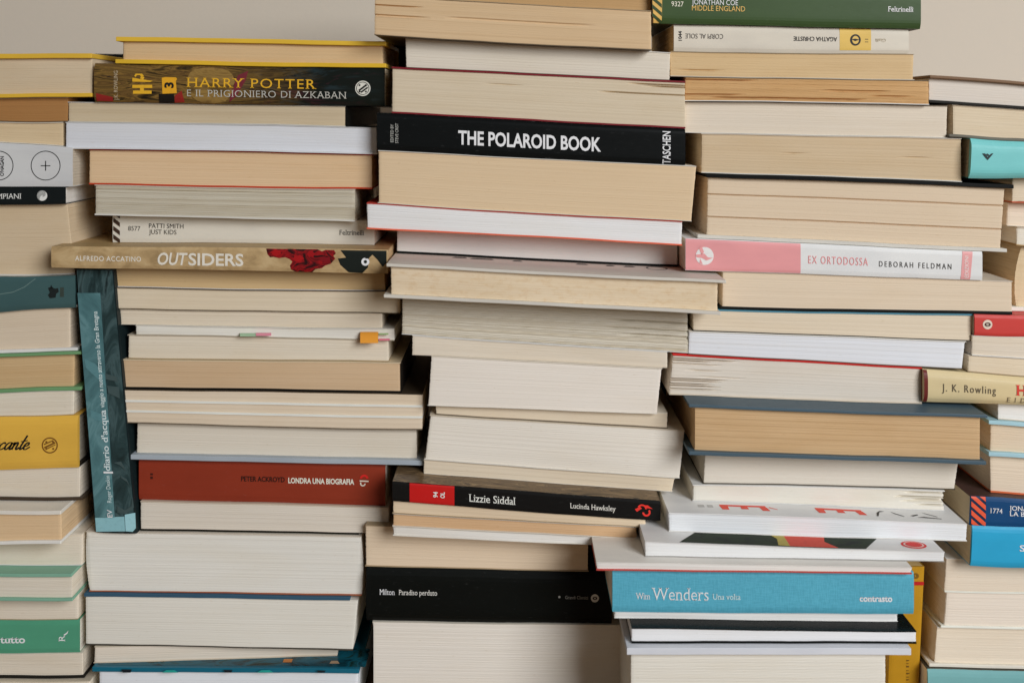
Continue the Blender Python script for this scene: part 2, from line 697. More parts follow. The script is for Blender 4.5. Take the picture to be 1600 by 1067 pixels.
def panel(bk, x0, x1, rgb, name='colour_panel', lift=0.00012, f0=0.01, f1=0.99, n=12, x0b=None, x1b=None):
    """a printed colour field across the spine, photograph x range at its top and bottom"""
    x0b = x0 if x0b is None else x0b
    x1b = x1 if x1b is None else x1b
    verts, faces, uvs, units = [], [], [], []
    for j in range(n + 1):
        f = f0 + (f1 - f0) * j / n
        for a, b in ((x0, x0b), (x1, x1b)):
            x = px_x(b + (a - b) * f, bk.d)
            t = (x - bk.x0) / bk.L
            xl = bk.xlb + (bk.xlt - bk.xlb) * f
            xr = bk.xrb + (bk.xrt - bk.xrb) * f
            t = (x - xl) / (xr - xl)
            p = bk.pt(t, f, 0, bk.wfront(f) - lift)
            verts.append(p)
    for j in range(n):
        faces.append((2 * j, 2 * j + 1, 2 * j + 3, 2 * j + 2))
        uvs.append([(verts[i].x, verts[i].z) for i in faces[-1]])
        units.append([(0.5, 0.5)] * 4)
    me = mesh_from(name, verts, faces, uvs, units, bk.loc)
    m = rgb if not isinstance(rgb, tuple) else cover_mat(rgb, 0.42, 0.15)
    return link(name, me, m, part_of(bk, 'spine'), bk.loc)


def top_polys(bk, plist, rgb, name='printed_mark', lift=0.00015):
    """marks printed on the upper cover: (photograph x at the front edge, mm back from it)"""
    pts, fs = [], []
    for pl in plist:
        fs.append(tuple(range(len(pts), len(pts) + len(pl))))
        pts += pl

    def mp(px, w):
        x = px_x(px, bk.d)
        t = (x - bk.x0) / bk.L
        return bk.pt(t, 1, lift, w / 1000.0)
    return flat_mesh(bk, name, part_of(bk, 'front_cover'), pts, fs, rgb, mp)


def ribbon(bk, strokes, rgb, width, name='lettering', lift=0.0003):
    """pen strokes: lists of photograph points, smoothed, broad where the pen moves down"""
    out = []
    for st in strokes:
        pts = [st[0]] + list(st) + [st[-1]]
        line = []
        for i in range(1, len(pts) - 2):
            p0, p1, p2, p3 = pts[i - 1], pts[i], pts[i + 1], pts[i + 2]
            for k in range(6):
                t = k / 6
                line.append(tuple(0.5 * (2 * p1[a] + (p2[a] - p0[a]) * t + (2 * p0[a] - 5 * p1[a] + 4 * p2[a] - p3[a]) * t * t
                                         + (3 * p1[a] - p0[a] - 3 * p2[a] + p3[a]) * t ** 3) for a in (0, 1)))
        line.append(st[-1])
        prev = None
        for i in range(len(line)):
            a, b = line[max(0, i - 1)], line[min(len(line) - 1, i + 1)]
            dx, dy = b[0] - a[0], b[1] - a[1]
            n = math.hypot(dx, dy) or 1
            w = width * (0.45 + 0.85 * abs(dy / n))
            cur = ((line[i][0] - dy / n * w / 2, line[i][1] + dx / n * w / 2), (line[i][0] + dy / n * w / 2, line[i][1] - dx / n * w / 2))
            if prev:
                out.append([prev[0], prev[1], cur[1], cur[0]])
            prev = cur
    pts, fs = [], []
    for pl in out:
        fs.append(tuple(range(len(pts), len(pts) + 4)))
        pts += pl
    return flat_mesh(bk, name, part_of(bk, 'spine'), pts, fs, rgb, lambda a, b: bk.pixel(a, b, lift), False)

# ------------------------------------------------------------------ the wall and the table
def surface(name, loc, size, rot, rgb, scale, strength):
    m, nt, b = nodes_of('painted_plaster')
    c = alb(rgb)
    n = noise(nt, 'UVMap', (scale, scale), 5, 0.6)
    n2 = noise(nt, 'UVMap', (1.6, 1.9), 2)
    col = mix(nt, math_node(nt, 'MULTIPLY', smooth(nt, n2, 0.35, 0.75), 0.25), c, tuple(x * 0.88 for x in c))
    nt.links.new(col, b.inputs['Base Color'])
    b.inputs['Roughness'].default_value = 0.8
    add_bump(nt, b, n, strength, 0.002)
    sx, sy = size
    me = bpy.data.meshes.new(name)
    me.from_pydata([(-sx / 2, -sy / 2, 0), (sx / 2, -sy / 2, 0), (sx / 2, sy / 2, 0), (-sx / 2, sy / 2, 0)], [], [(0, 1, 2, 3)])
    u = me.uv_layers.new(name='UVMap')
    for i, p in enumerate([(0, 0), (sx, 0), (sx, sy), (0, sy)]):
        u.data[i].uv = p
    me.materials.append(m)
    o = bpy.data.objects.new(name, me)
    scene.collection.objects.link(o)
    o.location = loc
    o.rotation_euler = rot
    o['kind'] = 'structure'
    return o


surface('wall', (0, 0.27, 0.9), (5, 2.4), (math.radians(90), 0, 0), (196, 185, 169), 160, 0.05)
surface('floor', (0, -0.9, -0.0015), (5, 2.6), (0, 0, 0), (120, 96, 70), 90, 0.1)

CREAM = (198, 186, 168)
WHITE = (205, 203, 198)
BLACK = (13, 14, 13)


def thin(rgb, px=0.9, ov=0.15):
    return (rgb, px, ov, 0, 0)


def AL(seed):
    return -150 - (seed * 53) % 150


def A(key, xr, yl, yr, bl, br, d, label, **k):
    Book(key, 'A', AL(len(BOOKS) + 3), xr, yl, yr, bl, br, d=d, meas=(0, xr), label=label, **k)


def B(key, xl, xr, yl, yr, bl, br, d, label, **k):
    Book(key, 'B', xl, xr, yl, yr, bl, br, d=d, label=label, **k)


def C(key, xl, xr, yl, yr, bl, br, d, label, **k):
    Book(key, 'C', xl, xr, yl, yr, bl, br, d=d, label=label, **k)


def DD(key, xl, xr, yl, yr, bl, br, d, label, **k):
    Book(key, 'D', xl, xr, yl, yr, bl, br, d=d, label=label, **k)


def E(key, xl, yl, yr, bl, br, d, label, **k):
    Book(key, 'E', xl, 1860 + (len(BOOKS) * 47) % 130, yl, yr, bl, br, d=d, meas=(xl, 1600), label=label, **k)


# ---- far left stack, top to bottom
YEL = (206, 166, 56)
A('a1', 141, 84.5, 83.5, 153.5, 151.5, 4, 'yellow hardback showing its pages on top of the far left stack',
  pages=(192, 172, 140), ct=(YEL, 7.5, 3, 0, 2), cb=(YEL, 6, 3, 0, 2), ln=0.15)
A('a2', 105, 154, 152, 188, 186, 0, 'book with deep orange brown page edges under the far left yellow hardback',
  pages=(156, 108, 50), ln=0.3)
A('a3', 98, 190, 191, 223, 223.5, 0, 'cream book with creased page edges resting on the white spine with two circles',
  pages=(196, 172, 132), ln=0.6)
A('a4', 113, 223.5, 231, 292, 292, 4, 'white spine printed with two thin circles, one holding a plus sign',
  pages=(176, 165, 145), spine=(190, 190, 188), bulge=(0.0006, 12), ct=thin((190, 190, 188)), cb=thin((190, 190, 188)))
A('a5', 102, 293, 292.5, 320.5, 319, 2, 'thin black spine with white capitals and a round emblem in the far left stack',
  pages=(200, 196, 188), spine=(22, 26, 26), ct=thin((22, 26, 26)), cb=thin((22, 26, 26)))
A('a6', 105, 321, 321, 430, 428, -3, 'thick cream paperback half shaded, beside the left end of the brown flowered spine',
  pages=(192, 170, 136), xrb=116, ln=0.12, mott=0.4)
A('a7', 110, 432, 430.6, 488.5, 482, 4, 'dark teal spine with a small black animal emblem and pale jacket edge',
  pages=(198, 186, 165), spine=(58, 84, 84), ct=((190, 188, 180), 1, 0, 0, 7), cb=((196, 192, 182), 3, 0.5, 0, 8), bulge=(0.0012, 8), spw=0.002)
A('a8', 108, 488.5, 485, 553, 548.5, 2, 'cream book with a white lower cover directly under the dark teal spine',
  pages=(198, 180, 154), cb=((205, 203, 198), 5, 2, 0, 13), ln=0.12)
GRN = (102, 142, 98)
A('a9', 113, 553.3, 549, 614.5, 610, 4, 'tan book with grass green covers overhanging its pages in the far left stack',
  pages=(188, 156, 108), ct=(GRN, 4.5, 3, 0, 14), cb=(GRN, 5.5, 3, 0, 14))
A('a10', 115, 614.5, 610, 651.5, 648.5, 3, 'cream book lying on the wide yellow spine in the far left stack',
  pages=(202, 192, 172))
A('a11', 113, 652, 649.6, 736, 732, 6, 'wide yellow spine with black script lettering and a brown round seal',
  pages=(200, 190, 168), spine=(206, 162, 66), ct=((206, 162, 66), 1, 0, 0, 8), cb=((30, 26, 20), 3, 0.3, 0, 8), bulge=(0.002, 7), spw=0.002)
A('a12', 123, 737, 734, 797, 790, 4, 'cream hardback with a dark lower board under the wide yellow spine',
  pages=(198, 186, 166), cb=((60, 48, 36), 4, 2.2, 0, 6), ln=0.1)
A('a13', 94, 797, 797, 851, 850, 24, 'tan book with white covers sticking out in front of the far left stack',
  pages=(200, 168, 124), ct=((206, 200, 188), 6, 1.5, 0, 1), cb=((210, 206, 198), 5, 1.5, 0, 1), ln=0.12)
A('a14', 128, 851, 838, 894, 894, 4, 'cream book between the protruding tan book and the mint green covers',
  pages=(202, 190, 170), ln=0.15)
MINT = (116, 158, 136)
A('a15', 111, 895.5, 896, 939, 939, 18, 'cream book with thin mint green covers in the far left stack',
  pages=(200, 190, 172), ct=(MINT, 5, 2, 0, 1), cb=(MINT, 4, 2, 0, 2))
A('a16', 122, 939, 938, 967, 966, 4, 'cream book resting on the green spine lettered in white',
  pages=(203, 190, 170), ln=0.12)
A('a17', 124, 968, 967, 1020, 1018.5, 4, 'green spine with bold white lettering near the bottom of the far left stack',
  pages=(204, 196, 182), spine=(74, 140, 110), ct=thin((74, 140, 110)), cb=thin((74, 140, 110)), bulge=(0.0008, 10))
A('a18', 129, 1020.5, 1019.5, 1063, 1062, 4, 'cream book with a black lower board directly under the green spine',
  pages=(200, 188, 168), cb=((30, 28, 24), 4, 0.6, 0, 3), ln=0.12)
A('a19', 140, 1064, 1063, 1110, 1110, 8, 'lowest cream book of the far left stack', pages=(205, 194, 174), floor=True)

# ---- second stack
B('b1', 189, 597, 57.5, 64.6, 99.4, 105.5, 4, 'slim yellow hardback showing tan pages, topmost of the second stack', depth=88,
  pages=(196, 164, 116), ct=((210, 170, 56), 7, 3, 8, 6), cb=((206, 166, 46), 6.6, 3, 9, 6), ln=0.15)
B('b2', 147, 601, 99, 106.5, 160, 166.5, 4, 'dark spine with a painted picture and gold and white fantasy lettering', depth=190,
  pages=(188, 172, 140), spine=(30, 30, 26), ct=thin((20, 22, 20)), cb=thin((20, 22, 20)), bulge=(0.0022, 5), paint='p1')
B('b3', 106, 540, 160.5, 167.5, 190.5, 198.5, 0, 'cream paperback directly under the painted dark spine',
  pages=(184, 166, 134), cb=((190, 184, 172), 1.2, 0.4, 0, 0), endspine=(14, 14, 13), depth=205)  # gap shade put into the end colour, book run deep to fill it
B('b4', 102, 588, 191, 199.5, 232.5, 241.5, 3, 'book with cool white page edges above the pages framed in red',
  pages=(196, 198, 202), ct=((200, 200, 198), 1, 0.2, 0, 0), cb=((200, 200, 200), 2.4, 0.6, 0, 2), ln=0.12, mott=0.1)
RED = (176, 62, 36)
B('b5', 139, 581, 233.5, 242.5, 288, 294.5, 0, 'tan book edged above and below by thin rust red covers in the second stack',
  pages=(204, 172, 130), ct=((150, 52, 34), 1.8, 0.3, 0, 0), cb=(RED, 2.4, 0.3, 0, 0), ln=0.35)
B('b6', 148, 554, 289, 296, 337, 347, 1, 'book with grey striped page edges lying on the white striped spine',
  pages=(178, 170, 150), cb=((198, 194, 184), 2.4, 0.4, 0, 0), ln=1.0, rough=0.00025)
B('b7', 176, 585, 338.5, 347, 375, 380.5, -10, 'white paperback spine with brown diagonal stripes at its left end',
  pages=(196, 184, 162), spine=(198, 192, 178), ct=thin((198, 192, 178)), cb=thin((70, 58, 44), 1.6))
B('b8', 80, 606, 385, 390, 418.5, 428, 16, 'brown spine with white lettering, red flowers and a black patch',
  pages=(170, 142, 98), spine=(172, 142, 96), ct=thin((160, 134, 92), 2), cb=thin((150, 126, 86), 1), bulge=(0.0007, 8), paint='kraft')
B('b9', 179, 601, 421, 428, 448.5, 455, 0, 'shaded tan book directly under the brown flowered spine',
  pages=(188, 158, 108), ln=0.15)
B('b10', 179, 625, 449, 455.5, 483, 490.5, 2, 'cream book under the shaded tan one, its right end touching the silver hardback',
  pages=(200, 184, 156), cb=thin((90, 76, 54), 1.0), ln=0.12)
B('b11', 186, 597, 484, 491, 507.5, 513, 0, 'thin cream book just above the one with sticky tabs',
  pages=(202, 188, 164), ln=0.2)
B('b12', 212, 616, 508, 513.5, 523.5, 532.5, 1, 'thin white book with orange, green and pink sticky tabs',
  pages=(206, 202, 190), ct=thin((200, 196, 186), 1), cb=thin((170, 160, 140), 0.8), ln=0.12)
B('b13', 200, 607, 523.5, 532.5, 561, 565.5, 0, 'cream book directly beneath the sticky tabs',
  pages=(202, 190, 168), cb=thin((150, 128, 92), 1), ln=0.1)
B('b14', 191, 626, 561.5, 566.5, 607.5, 615, 2, 'tan book with a thin black lower cover in the second stack',
  pages=(190, 160, 122), cb=(BLACK, 2.2, 0.5, 0, 0), ct=thin((196, 180, 150), 1.2), ln=0.2, endspine=(24, 20, 16))
B('b15', 187, 660, 608, 615, 660, 671.5, 4, 'cream book with two white lines running through its page edges',
  pages=(200, 182, 156), ct=thin((60, 50, 38), 1), ln=0.12)
B('b16', 210, 650, 661, 672, 718.6, 727.6, 4, 'cream book with a projecting grey blue lower board on the red brown spine',
  pages=(198, 188, 170), cb=((150, 158, 164), 7.5, 5, 6, 12), ln=0.1, mott=0.15)
B('b17', 217, 602, 720.5, 728, 781, 791.5, -1, 'red brown spine with black and white capitals',
  pages=(204, 196, 182), spine=(128, 48, 30), ct=thin((128, 48, 30)), cb=thin((150, 70, 40), 1.2), bulge=(0.0012, 8))
B('b18', 219, 607, 782.5, 793, 829.5, 838.5, 1, 'cream book with a black lower cover under the red brown spine',
  pages=(198, 188, 172), cb=((26, 24, 18), 3.4, -0.6, 0, -46), ln=0.1, mott=0.1)
B('b19', 134, 564, 829.5, 837.5, 925.5, 932, 3, 'very thick cream book carrying the leaning teal spine',
  pages=(204, 200, 189), xlb=139, xrb=565, cb=thin((150, 84, 56), 1.6), ln=0.06, mott=0.12, endcurve=-0.0015)
B('b20', 132, 559, 926, 932.5, 1008.5, 1017, 5, 'thick cream hardback with a dark blue upper board in the second stack',
  pages=(204, 199, 186), xrb=551, ct=((48, 78, 98), 5.5, 0.8, 1, -12), cb=thin((60, 54, 44), 1.5), ln=0.06, mott=0.12)
B('b21', 147, 527, 1009, 1017, 1040.5, 1040, (6, -7), 'thin cream book set askew on the glossy deep teal cover',
  pages=(202, 190, 172), ln=0.1)
B('b22', 153, 558, 1041.5, 1044.5, 1110, 1110, 11, 'white paged book with a glossy deep teal cover, lowest of the second stack', depth=150,
  pages=(203, 206, 212), ct=((22, 92, 112), 7, 2, 9, 3), cb=thin(BLACK, 4), ln=0.1, mott=0.05, floor=True, crough=0.2)

# ---- middle stack
C('c0', 600, 1017, -44, -27, -5, 17, 8, 'shaded brown book at the very top of the middle stack', pages=(178, 140, 88), ln=0.3)
C('c1', 585, 1018, -7, 17.5, 55.5, 79, 24, 'wide tan paperback overhanging a whiter one near the top of the middle stack',
  pages=(196, 166, 124), ln=0.3, gaps=[(0.78, 0, 0.18, 0.002), (0.5, 0, 0.2, 0.0015), (0.55, 0.25, 0.8, 0.001)])
C('c2', 634, 1047, 58, 80, 104, 125.5, 12, 'cream white book under the wide tan paperback and over dark red covers',
  pages=(200, 190, 172), ln=0.08, mott=0.1)
MAR = (112, 26, 34)
C('c3', 612, 1071, 104, 126.5, 175, 200.5, 14, 'cream book with dark red covers lying on the wide black spine',
  pages=(194, 178, 150), ct=(MAR, 2.6, 0.5, 0, 0), cb=(MAR, 2.4, 0.5, 0, 0), ln=0.2,
  gaps=[(0.93, 0.8, 1, 0.003), (0.88, 0.86, 1, 0.003), (0.75, 0.3, 0.46, 0.001), (0.72, 0.7, 1, 0.0025)])
C('c4', 589, 1071, 176, 201.5, 233.5, 259, 15, 'wide black spine with bold white capitals in the middle stack',
  pages=(196, 186, 164), spine=(15, 17, 17), ct=thin((15, 17, 17), 1.5), cb=thin((15, 17, 17), 1.5), bulge=(0.002, 10), srough=0.38)
C('c5', 591, 1088, 235, 260, 318, 346.5, 15, 'thick tan book under the wide black spine', pages=(200, 174, 136), xrb=1081, ln=0.12, mott=0.15)
OR = (214, 92, 62)
C('c6', 573, 1066, 318.5, 347, 358, 384, 14, 'bright white book edged by thin coral covers in the middle stack',
  pages=(206, 205, 203), ct=((170, 58, 48), 1.8, 0.3, 0, 0), cb=(OR, 2.0, 0.3, 0, 0), ln=0.2, mott=0.08)
C('c7', 620, 1059, 359, 384.5, 393, 417.5, -14, 'white book with a black lower cover set back on the silver grey hardback',
  pages=(204, 203, 196), cb=(BLACK, 3.2, 0.5, 0, 0), ln=0.08, mott=0.1)
SIL = (188, 183, 172)
C('c8', 610, 1123, 412, 437.5, 466.5, 492.5, 42, 'silver grey hardback with foxed pages jutting from the middle stack', depth=165,
  pages=(204, 184, 152), ct=(SIL, 4.5, 3, 6, 11), cb=(SIL, 4.8, 3, 10, 3), fox=0.6, ln=0.25, mott=0.5)
C('c9', 628, 1075, 469, 493, 523, 550.5, 12, 'book with grey striped page edges under the silver grey hardback',
  pages=(190, 183, 166), ln=1.0, rough=0.00035, mott=0.2, gaps=[(0.45, 0.7, 1, 0.002), (0.3, 0.75, 1, 0.002), (0.62, 0.72, 1, 0.002)])
C('c10', 644, 1043, 523.5, 549.5, 555.5, 575, 12, 'thin cream book between grey striped pages and a thick cream white block',
  pages=(200, 188, 168), ln=0.1)
C('c11', 674, 1034, 556.5, 575, 634.5, 647.5, 13, 'thick cream white block narrowing downward in the middle stack',
  pages=(208, 199, 186), xlb=669, xrb=1027, ln=0.05, mott=0.1)
C('c12', 681, 1043, 636, 642, 649, 670, 8, 'thin shaded cream book squeezed between two thick cream blocks',
  pages=(200, 184, 158), ln=0.1)
C('c13', 672, 1070, 648, 672.5, 718, 747.5, 10, 'thick cream block slanting inward, its right end in shadow',
  pages=(206, 198, 184), xlb=664, xrb=1062, ln=0.05, mott=0.1)
C('c14', 662, 1055, 718, 744.5, 746.5, 775, 9, 'cream book resting on the black spine with a red label',
  pages=(200, 184, 158), xrb=1050, ln=0.15)
C('c15', 613, 1032, 752, 782.5, 783, 814, 30, 'black spine with a red label and a white serif title',
  pages=(196, 180, 150), spine=(20, 19, 18), ct=thin((86, 70, 50), 1.2), cb=thin((40, 34, 28), 1), bulge=(0.0006, 10), srough=0.4)
C('c16a', 614, 1009, 783.5, 810.5, 802.5, 824.5, 28, 'thin pale tan book directly under the black spine with a red label',
  pages=(202, 180, 148), ln=0.15)
C('c16b', 614, 995, 803, 820, 822, 842, 27, 'thin orange tan book between a pale tan and a white book',
  pages=(194, 156, 112), ln=0.3)
C('c16c', 614, 970, 822.5, 840.5, 836.5, 852.5, 26, 'thin white book lowest of the three slim books under the black spine',
  pages=(204, 200, 192), ct=thin((196, 192, 182), 0.8), ln=0.15)
C('c17', 571, 919, 836, 851, 887, 895, 8, 'pale tan book shaded on the right, resting on the large plain black spine',
  pages=(204, 182, 152), ln=0.06, mott=0.1)
C('c18', 572, 956, 886, 895, 972, 977, 9, 'large plain black spine with tiny white serif words',
  pages=(190, 178, 156), spine=(12, 14, 12), ct=thin((12, 14, 12), 1.5), cb=thin((70, 58, 38), 1.6), bulge=(0.0035, 5), srough=0.42)
C('c19', 582, 975, 973, 978.5, 1110, 1110, 8, 'very thick cream block at the bottom of the middle stack',
  pages=(208, 200, 187), ln=0.05, mott=0.1, floor=True, endcurve=0.0022)

# ---- fourth stack
DGR = (56, 76, 42)
DD('d1', 1019, 1439, -22, -14, 37, 45.5, 14, 'dark green spine with gold and white lettering and diagonal stripes', xlb=1022,
   pages=(196, 182, 156), spine=DGR, ct=thin(DGR, 1.2), cb=thin((40, 46, 28), 1.2), bulge=(0.002, 6))
DD('d2', 1053, 1420, 39.5, 48.5, 80, 84, 10, 'white spine with upside down lettering and a yellow label',
   pages=(190, 160, 108), spine=(198, 190, 174), ct=thin((198, 190, 174), 1.2), cb=thin((196, 172, 116), 3.5), bulge=(0.0012, 6))
DD('d3', 1047, 1428, 80.5, 85, 120, 126, 10, 'tan paperback with faint marks under the upside down white spine',
   pages=(196, 166, 118), ln=0.25, mott=0.5, gaps=[(0.25, 0.02, 0.22, 0.0012)])
DD('d4', 1070, 1452, 120, 126, 158, 164, 11, 'orange tan paperback with cracked page edges in the fourth stack',
   pages=(188, 146, 90), ln=0.5, mott=0.6, rough=0.0002,
   gaps=[(0.9, 0.0, 0.3, 0.002), (0.25, 0.0, 0.25, 0.002), (0.13, 0.1, 0.75, 0.002), (0.5, 0.55, 0.85, 0.0015), (0.3, 0.75, 0.95, 0.0015)])
DD('d5', 1069, 1481, 158, 163.5, 208.5, 216, 7, 'cream white book under the cracked orange tan paperback', xrb=1480,
   pages=(200, 187, 167), ln=0.08, mott=0.1)
DD('d6', 1096, 1503, 208.5, 216.5, 271, 279, 8, 'tan book lying on the black board of a very thick book', pages=(190, 167, 132), ln=0.25,
   gaps=[(0.55, 0.3, 0.42, 0.001), (0.52, 0.75, 0.9, 0.001)])
DD('d7', 1107, 1573, 271, 288, 374, 392, 12, 'very thick three part book with a black upper board in the fourth stack', xlb=1105, xrb=1566,
   pages=(200, 179, 150), ct=(BLACK, 6, 3, 4, 11), cb=((190, 186, 176), 5.5, 2.5, 15, 8), ln=0.08, mott=0.12, endcurve=0.0,
   gaps=[(0.705, 0, 1, 0.0022), (0.315, 0, 1, 0.0022)])
DD('d8', 1071, 1535, 372, 393.5, 423, 438.5, 14, 'pink and white spine with thin spaced capitals',
   pages=(200, 190, 170), spine=(206, 206, 203), ct=thin((206, 204, 200), 1), cb=thin((196, 190, 178), 1), bulge=(0.0007, 10))
DD('d9', 1129, 1582, 424, 440, 484, 492, 12, 'cream book with a black lower board under the pink and white spine',
   pages=(202, 183, 156), cb=((22, 22, 20), 4.5, 0.4, 4, 0), ln=0.08, mott=0.1)
DD('d10', 1083, 1522, 484.5, 493.5, 516.5, 532.5, 11, 'cream book with a thin blue upper cover in the fourth stack', xrb=1518,
   pages=(203, 187, 161), ct=((74, 128, 146), 2.6, 0.4, -3, 0), cb=thin((40, 34, 28), 0.8), ln=0.12, mott=0.15)
DD('d11', 1077, 1509, 517, 533, 553.5, 577, 12, 'book with cool white striped page edges on the red edged cream one', xlb=1075, xrb=1505,
   pages=(203, 205, 211), ln=0.4, mott=0.05)
DD('d12', 1051, 1441, 553.5, 575, 620, 625.5, 11, 'cream book with a bright red upper cover and ruffled left corner', xlb=1046,
   pages=(200, 190, 175), ct=((188, 34, 30), 3.4, 0.5, 0, 0), ln=0.15,
   gaps=[(0.92, 0, 0.26, 0.004), (0.86, 0, 0.16, 0.004), (0.78, 0, 0.2, 0.002), (0.64, 0.05, 0.2, 0.002), (0.4, 0, 0.22, 0.004), (0.34, 0, 0.2, 0.003),
         (0.27, 0, 0.17, 0.004), (0.2, 0, 0.2, 0.004), (0.12, 0.0, 0.2, 0.003), (0.47, 0.1, 0.3, 0.001)])
SLATE = (66, 84, 94)
DD('d13', 1086, 1536, 632, 648, 711.5, 726.5, 35, 'old slate blue hardback with golden brown page edges', depth=150,
   pages=(186, 152, 106), ct=(SLATE, 4.6, 3.5, 9, 7), cb=(SLATE, 5.5, 3.5, 9, 5), ln=0.42, rough=0.00012, mott=0.6, wear=0.7, endcurve=0.0015)
DD('d14', 1103, 1499, 711, 727, 756.5, 768, 14, 'cream book directly under the old slate blue hardback', xlb=1099, xrb=1493,
   pages=(200, 191, 175), cb=thin((70, 62, 48), 1.2), ln=0.08, mott=0.15)
DD('d15', 1083, 1476, 756.5, 766, 791, 808, 16, 'cream book with splayed sheets at its right end on the white magazine',
   pages=(204, 198, 184), ln=0.08,
   gaps=[(0.86, 0.84, 1, 0.004), (0.66, 0.8, 1, 0.005), (0.5, 0.86, 1, 0.005), (0.42, 0.82, 1, 0.004), (0.25, 0.88, 1, 0.004)])
DD('d16', 1045, 1511, 800.5, 818.5, 830, 851, 40, 'white magazine with red letters on its cover under a cream book', depth=190, cat='magazine',
   pages=(206, 208, 213), ct=thin((208, 207, 204), 1.4), cb=thin((206, 204, 198), 1.2), ln=0.12, mott=0.04, sagt=-1.5, sagb=-4)
DD('d17', 1008, 1476, 846, 862, 870, 883, 60, 'white magazine with a green and red picture on its cover', depth=185, cat='magazine',
   pages=(206, 206, 204), ct=thin((204, 202, 198), 1.2), cb=thin((150, 146, 140), 0.8), ln=0.12, mott=0.05)
DD('d18', 932, 1425, 878, 886.5, 891.5, 897.5, 70, 'thin white magazine with a red lower edge on the turquoise cloth spine', depth=185, cat='magazine',
   pages=(208, 204, 197), ct=thin((206, 202, 194), 1.2), cb=((176, 66, 58), 1.8, 0.2, 0, 0), ln=0.3, mott=0.05)
DD('d19', 957, 1428, 892, 897.5, 956, 959.5, 66, 'turquoise cloth spine with white serif lettering', depth=150,
   pages=(206, 200, 188), spine=(78, 154, 174), ct=thin((78, 154, 174), 2), cb=thin((78, 154, 174), 2), bulge=(0.0012, 9), spw=0.002, cloth=True)
DD('d19b', 960, 1403, 956, 959.5, 966, 960.9, 65, 'pale thin booklet tapering under the turquoise cloth spine', depth=140, cat='booklet',
   pages=(205, 204, 200), ln=0.1, ct=thin((205, 204, 200), 0.2), cb=thin((205, 204, 200), 0.2))
DD('d20', 987, 1432, 980, 985.5, 1004, 1005, 78, 'white paged magazine with a glossy black cover', depth=180, cat='magazine',
   pages=(212, 214, 221), ct=((14, 16, 15), 1.6, 0.2, 0, 0), cb=(BLACK, 2.6, 0.3, 0, 0), ln=0.06, mott=0.03, crough=0.25)
DD('d22', 986, 1387, 1012, 1012.5, 1110, 1110, 84, 'thick cream book with an overhanging pale grey cover, lowest of the fourth stack', depth=150,
   pages=(206, 201, 188), ct=((196, 198, 202), 9.5, 3.5, 6, 33), cb=thin(BLACK, 4), ln=0.3, mott=0.1, floor=True)

# ---- far right stack
E('e1', 1455, 117, 128.5, 161, 171, 12, 'white paged hardback with a brown upper board, topmost of the far right stack',
  pages=(200, 190, 177), ct=((112, 84, 58), 4.5, 4, 2, 0), cb=((30, 28, 24), 4.5, 1, 3, 0), ln=0.08, mott=0.1)
E('e2', 1491, 163, 170.5, 213, 221, 10, 'cream hardback with rounded page edges and a dark grey lower board',
  pages=(200, 182, 152), cb=((96, 92, 80), 4.5, 3, 8, 0), endcurve=0.0015, ln=0.1)
E('e3', 1519, 216.5, 221, 279, 279, 16, 'bright turquoise spine with a small black chevron emblem', xlb=1516,
  pages=(160, 148, 122), spine=(112, 184, 182), ct=thin((112, 184, 182), 1.2), cb=thin((60, 140, 138), 1.5), bulge=(0.0034, 5))
E('e4', 1584, 279, 279.5, 317, 317.5, 2, 'cream book under the bright turquoise spine, against the very thick book', xlb=1581,
  pages=(202, 184, 158), cb=thin((190, 90, 60), 1.6))
E('e5', 1574, 317.5, 318, 354, 354, -6, 'pale cream book set back below the one under the turquoise spine', pages=(208, 192, 170), mott=0.1)
E('e6', 1590, 354.5, 355, 384, 385, -2, 'slim cream book between two others at the right edge above the red spine', pages=(206, 198, 182),
  xlb=1588, cb=thin((150, 120, 76), 2))
E('e7', 1599, 385, 385.5, 489, 490, -4, 'book with curved page edges and white lower board just above the red spine', pages=(200, 178, 140),
  cb=((214, 208, 196), 6.5, 3, 12, 0), xlb=1592, endcurve=-0.003)
E('e8', 1523, 491, 493.5, 524.5, 527, 14, 'red spine with a small white oval emblem', pages=(204, 192, 170),
  spine=(184, 60, 54), ct=thin((184, 60, 54), 1), cb=thin((170, 60, 50), 1), bulge=(0.001, 8))
E('e9', 1519, 525, 527.5, 555.5, 560.5, 13, 'cream book directly under the red spine', pages=(203, 190, 170), ln=0.1)
E('e10', 1513, 556, 561, 586, 590.5, 12, 'cream book lying on the beige spine with grey lettering', pages=(206, 190, 163), ln=0.1)
E('e11', 1444, 578, 590.5, 629, 634.5, 16, 'beige spine with spaced grey letters and red capitals', pages=(150, 90, 66),
  spine=(196, 178, 136), ct=thin((196, 178, 136), 1), cb=thin((180, 160, 118), 1.2), bulge=(0.003, 4))
E('e12', 1560, 635.5, 636, 657, 660.5, 8, 'white book directly under the beige spine', pages=(208, 204, 197), ln=0.1, mott=0.05)
LBL = (150, 184, 192)
E('e13', 1551, 657.2, 660.8, 713.5, 716, 12, 'tan book between pale blue boards in the far right stack', pages=(202, 182, 154),
  ct=(LBL, 6, 3, 6, 0), cb=(LBL, 6.5, 3, 6, 0), ln=0.08)
E('e14', 1548, 714, 716.5, 776, 780, 8, 'thick cream book with an orange lower edge above the navy spine', pages=(205, 187, 162),
  cb=thin((196, 96, 56), 2.2), ln=0.06, mott=0.1)
E('e15', 1517, 775, 780, 817, 821, 18, 'navy blue spine with orange diagonal stripes and white serif lettering', xlb=1515,
  pages=(190, 172, 138), spine=(14, 62, 104), ct=thin((70, 50, 44), 1.2), cb=thin((14, 40, 70), 1.2), bulge=(0.0007, 10))
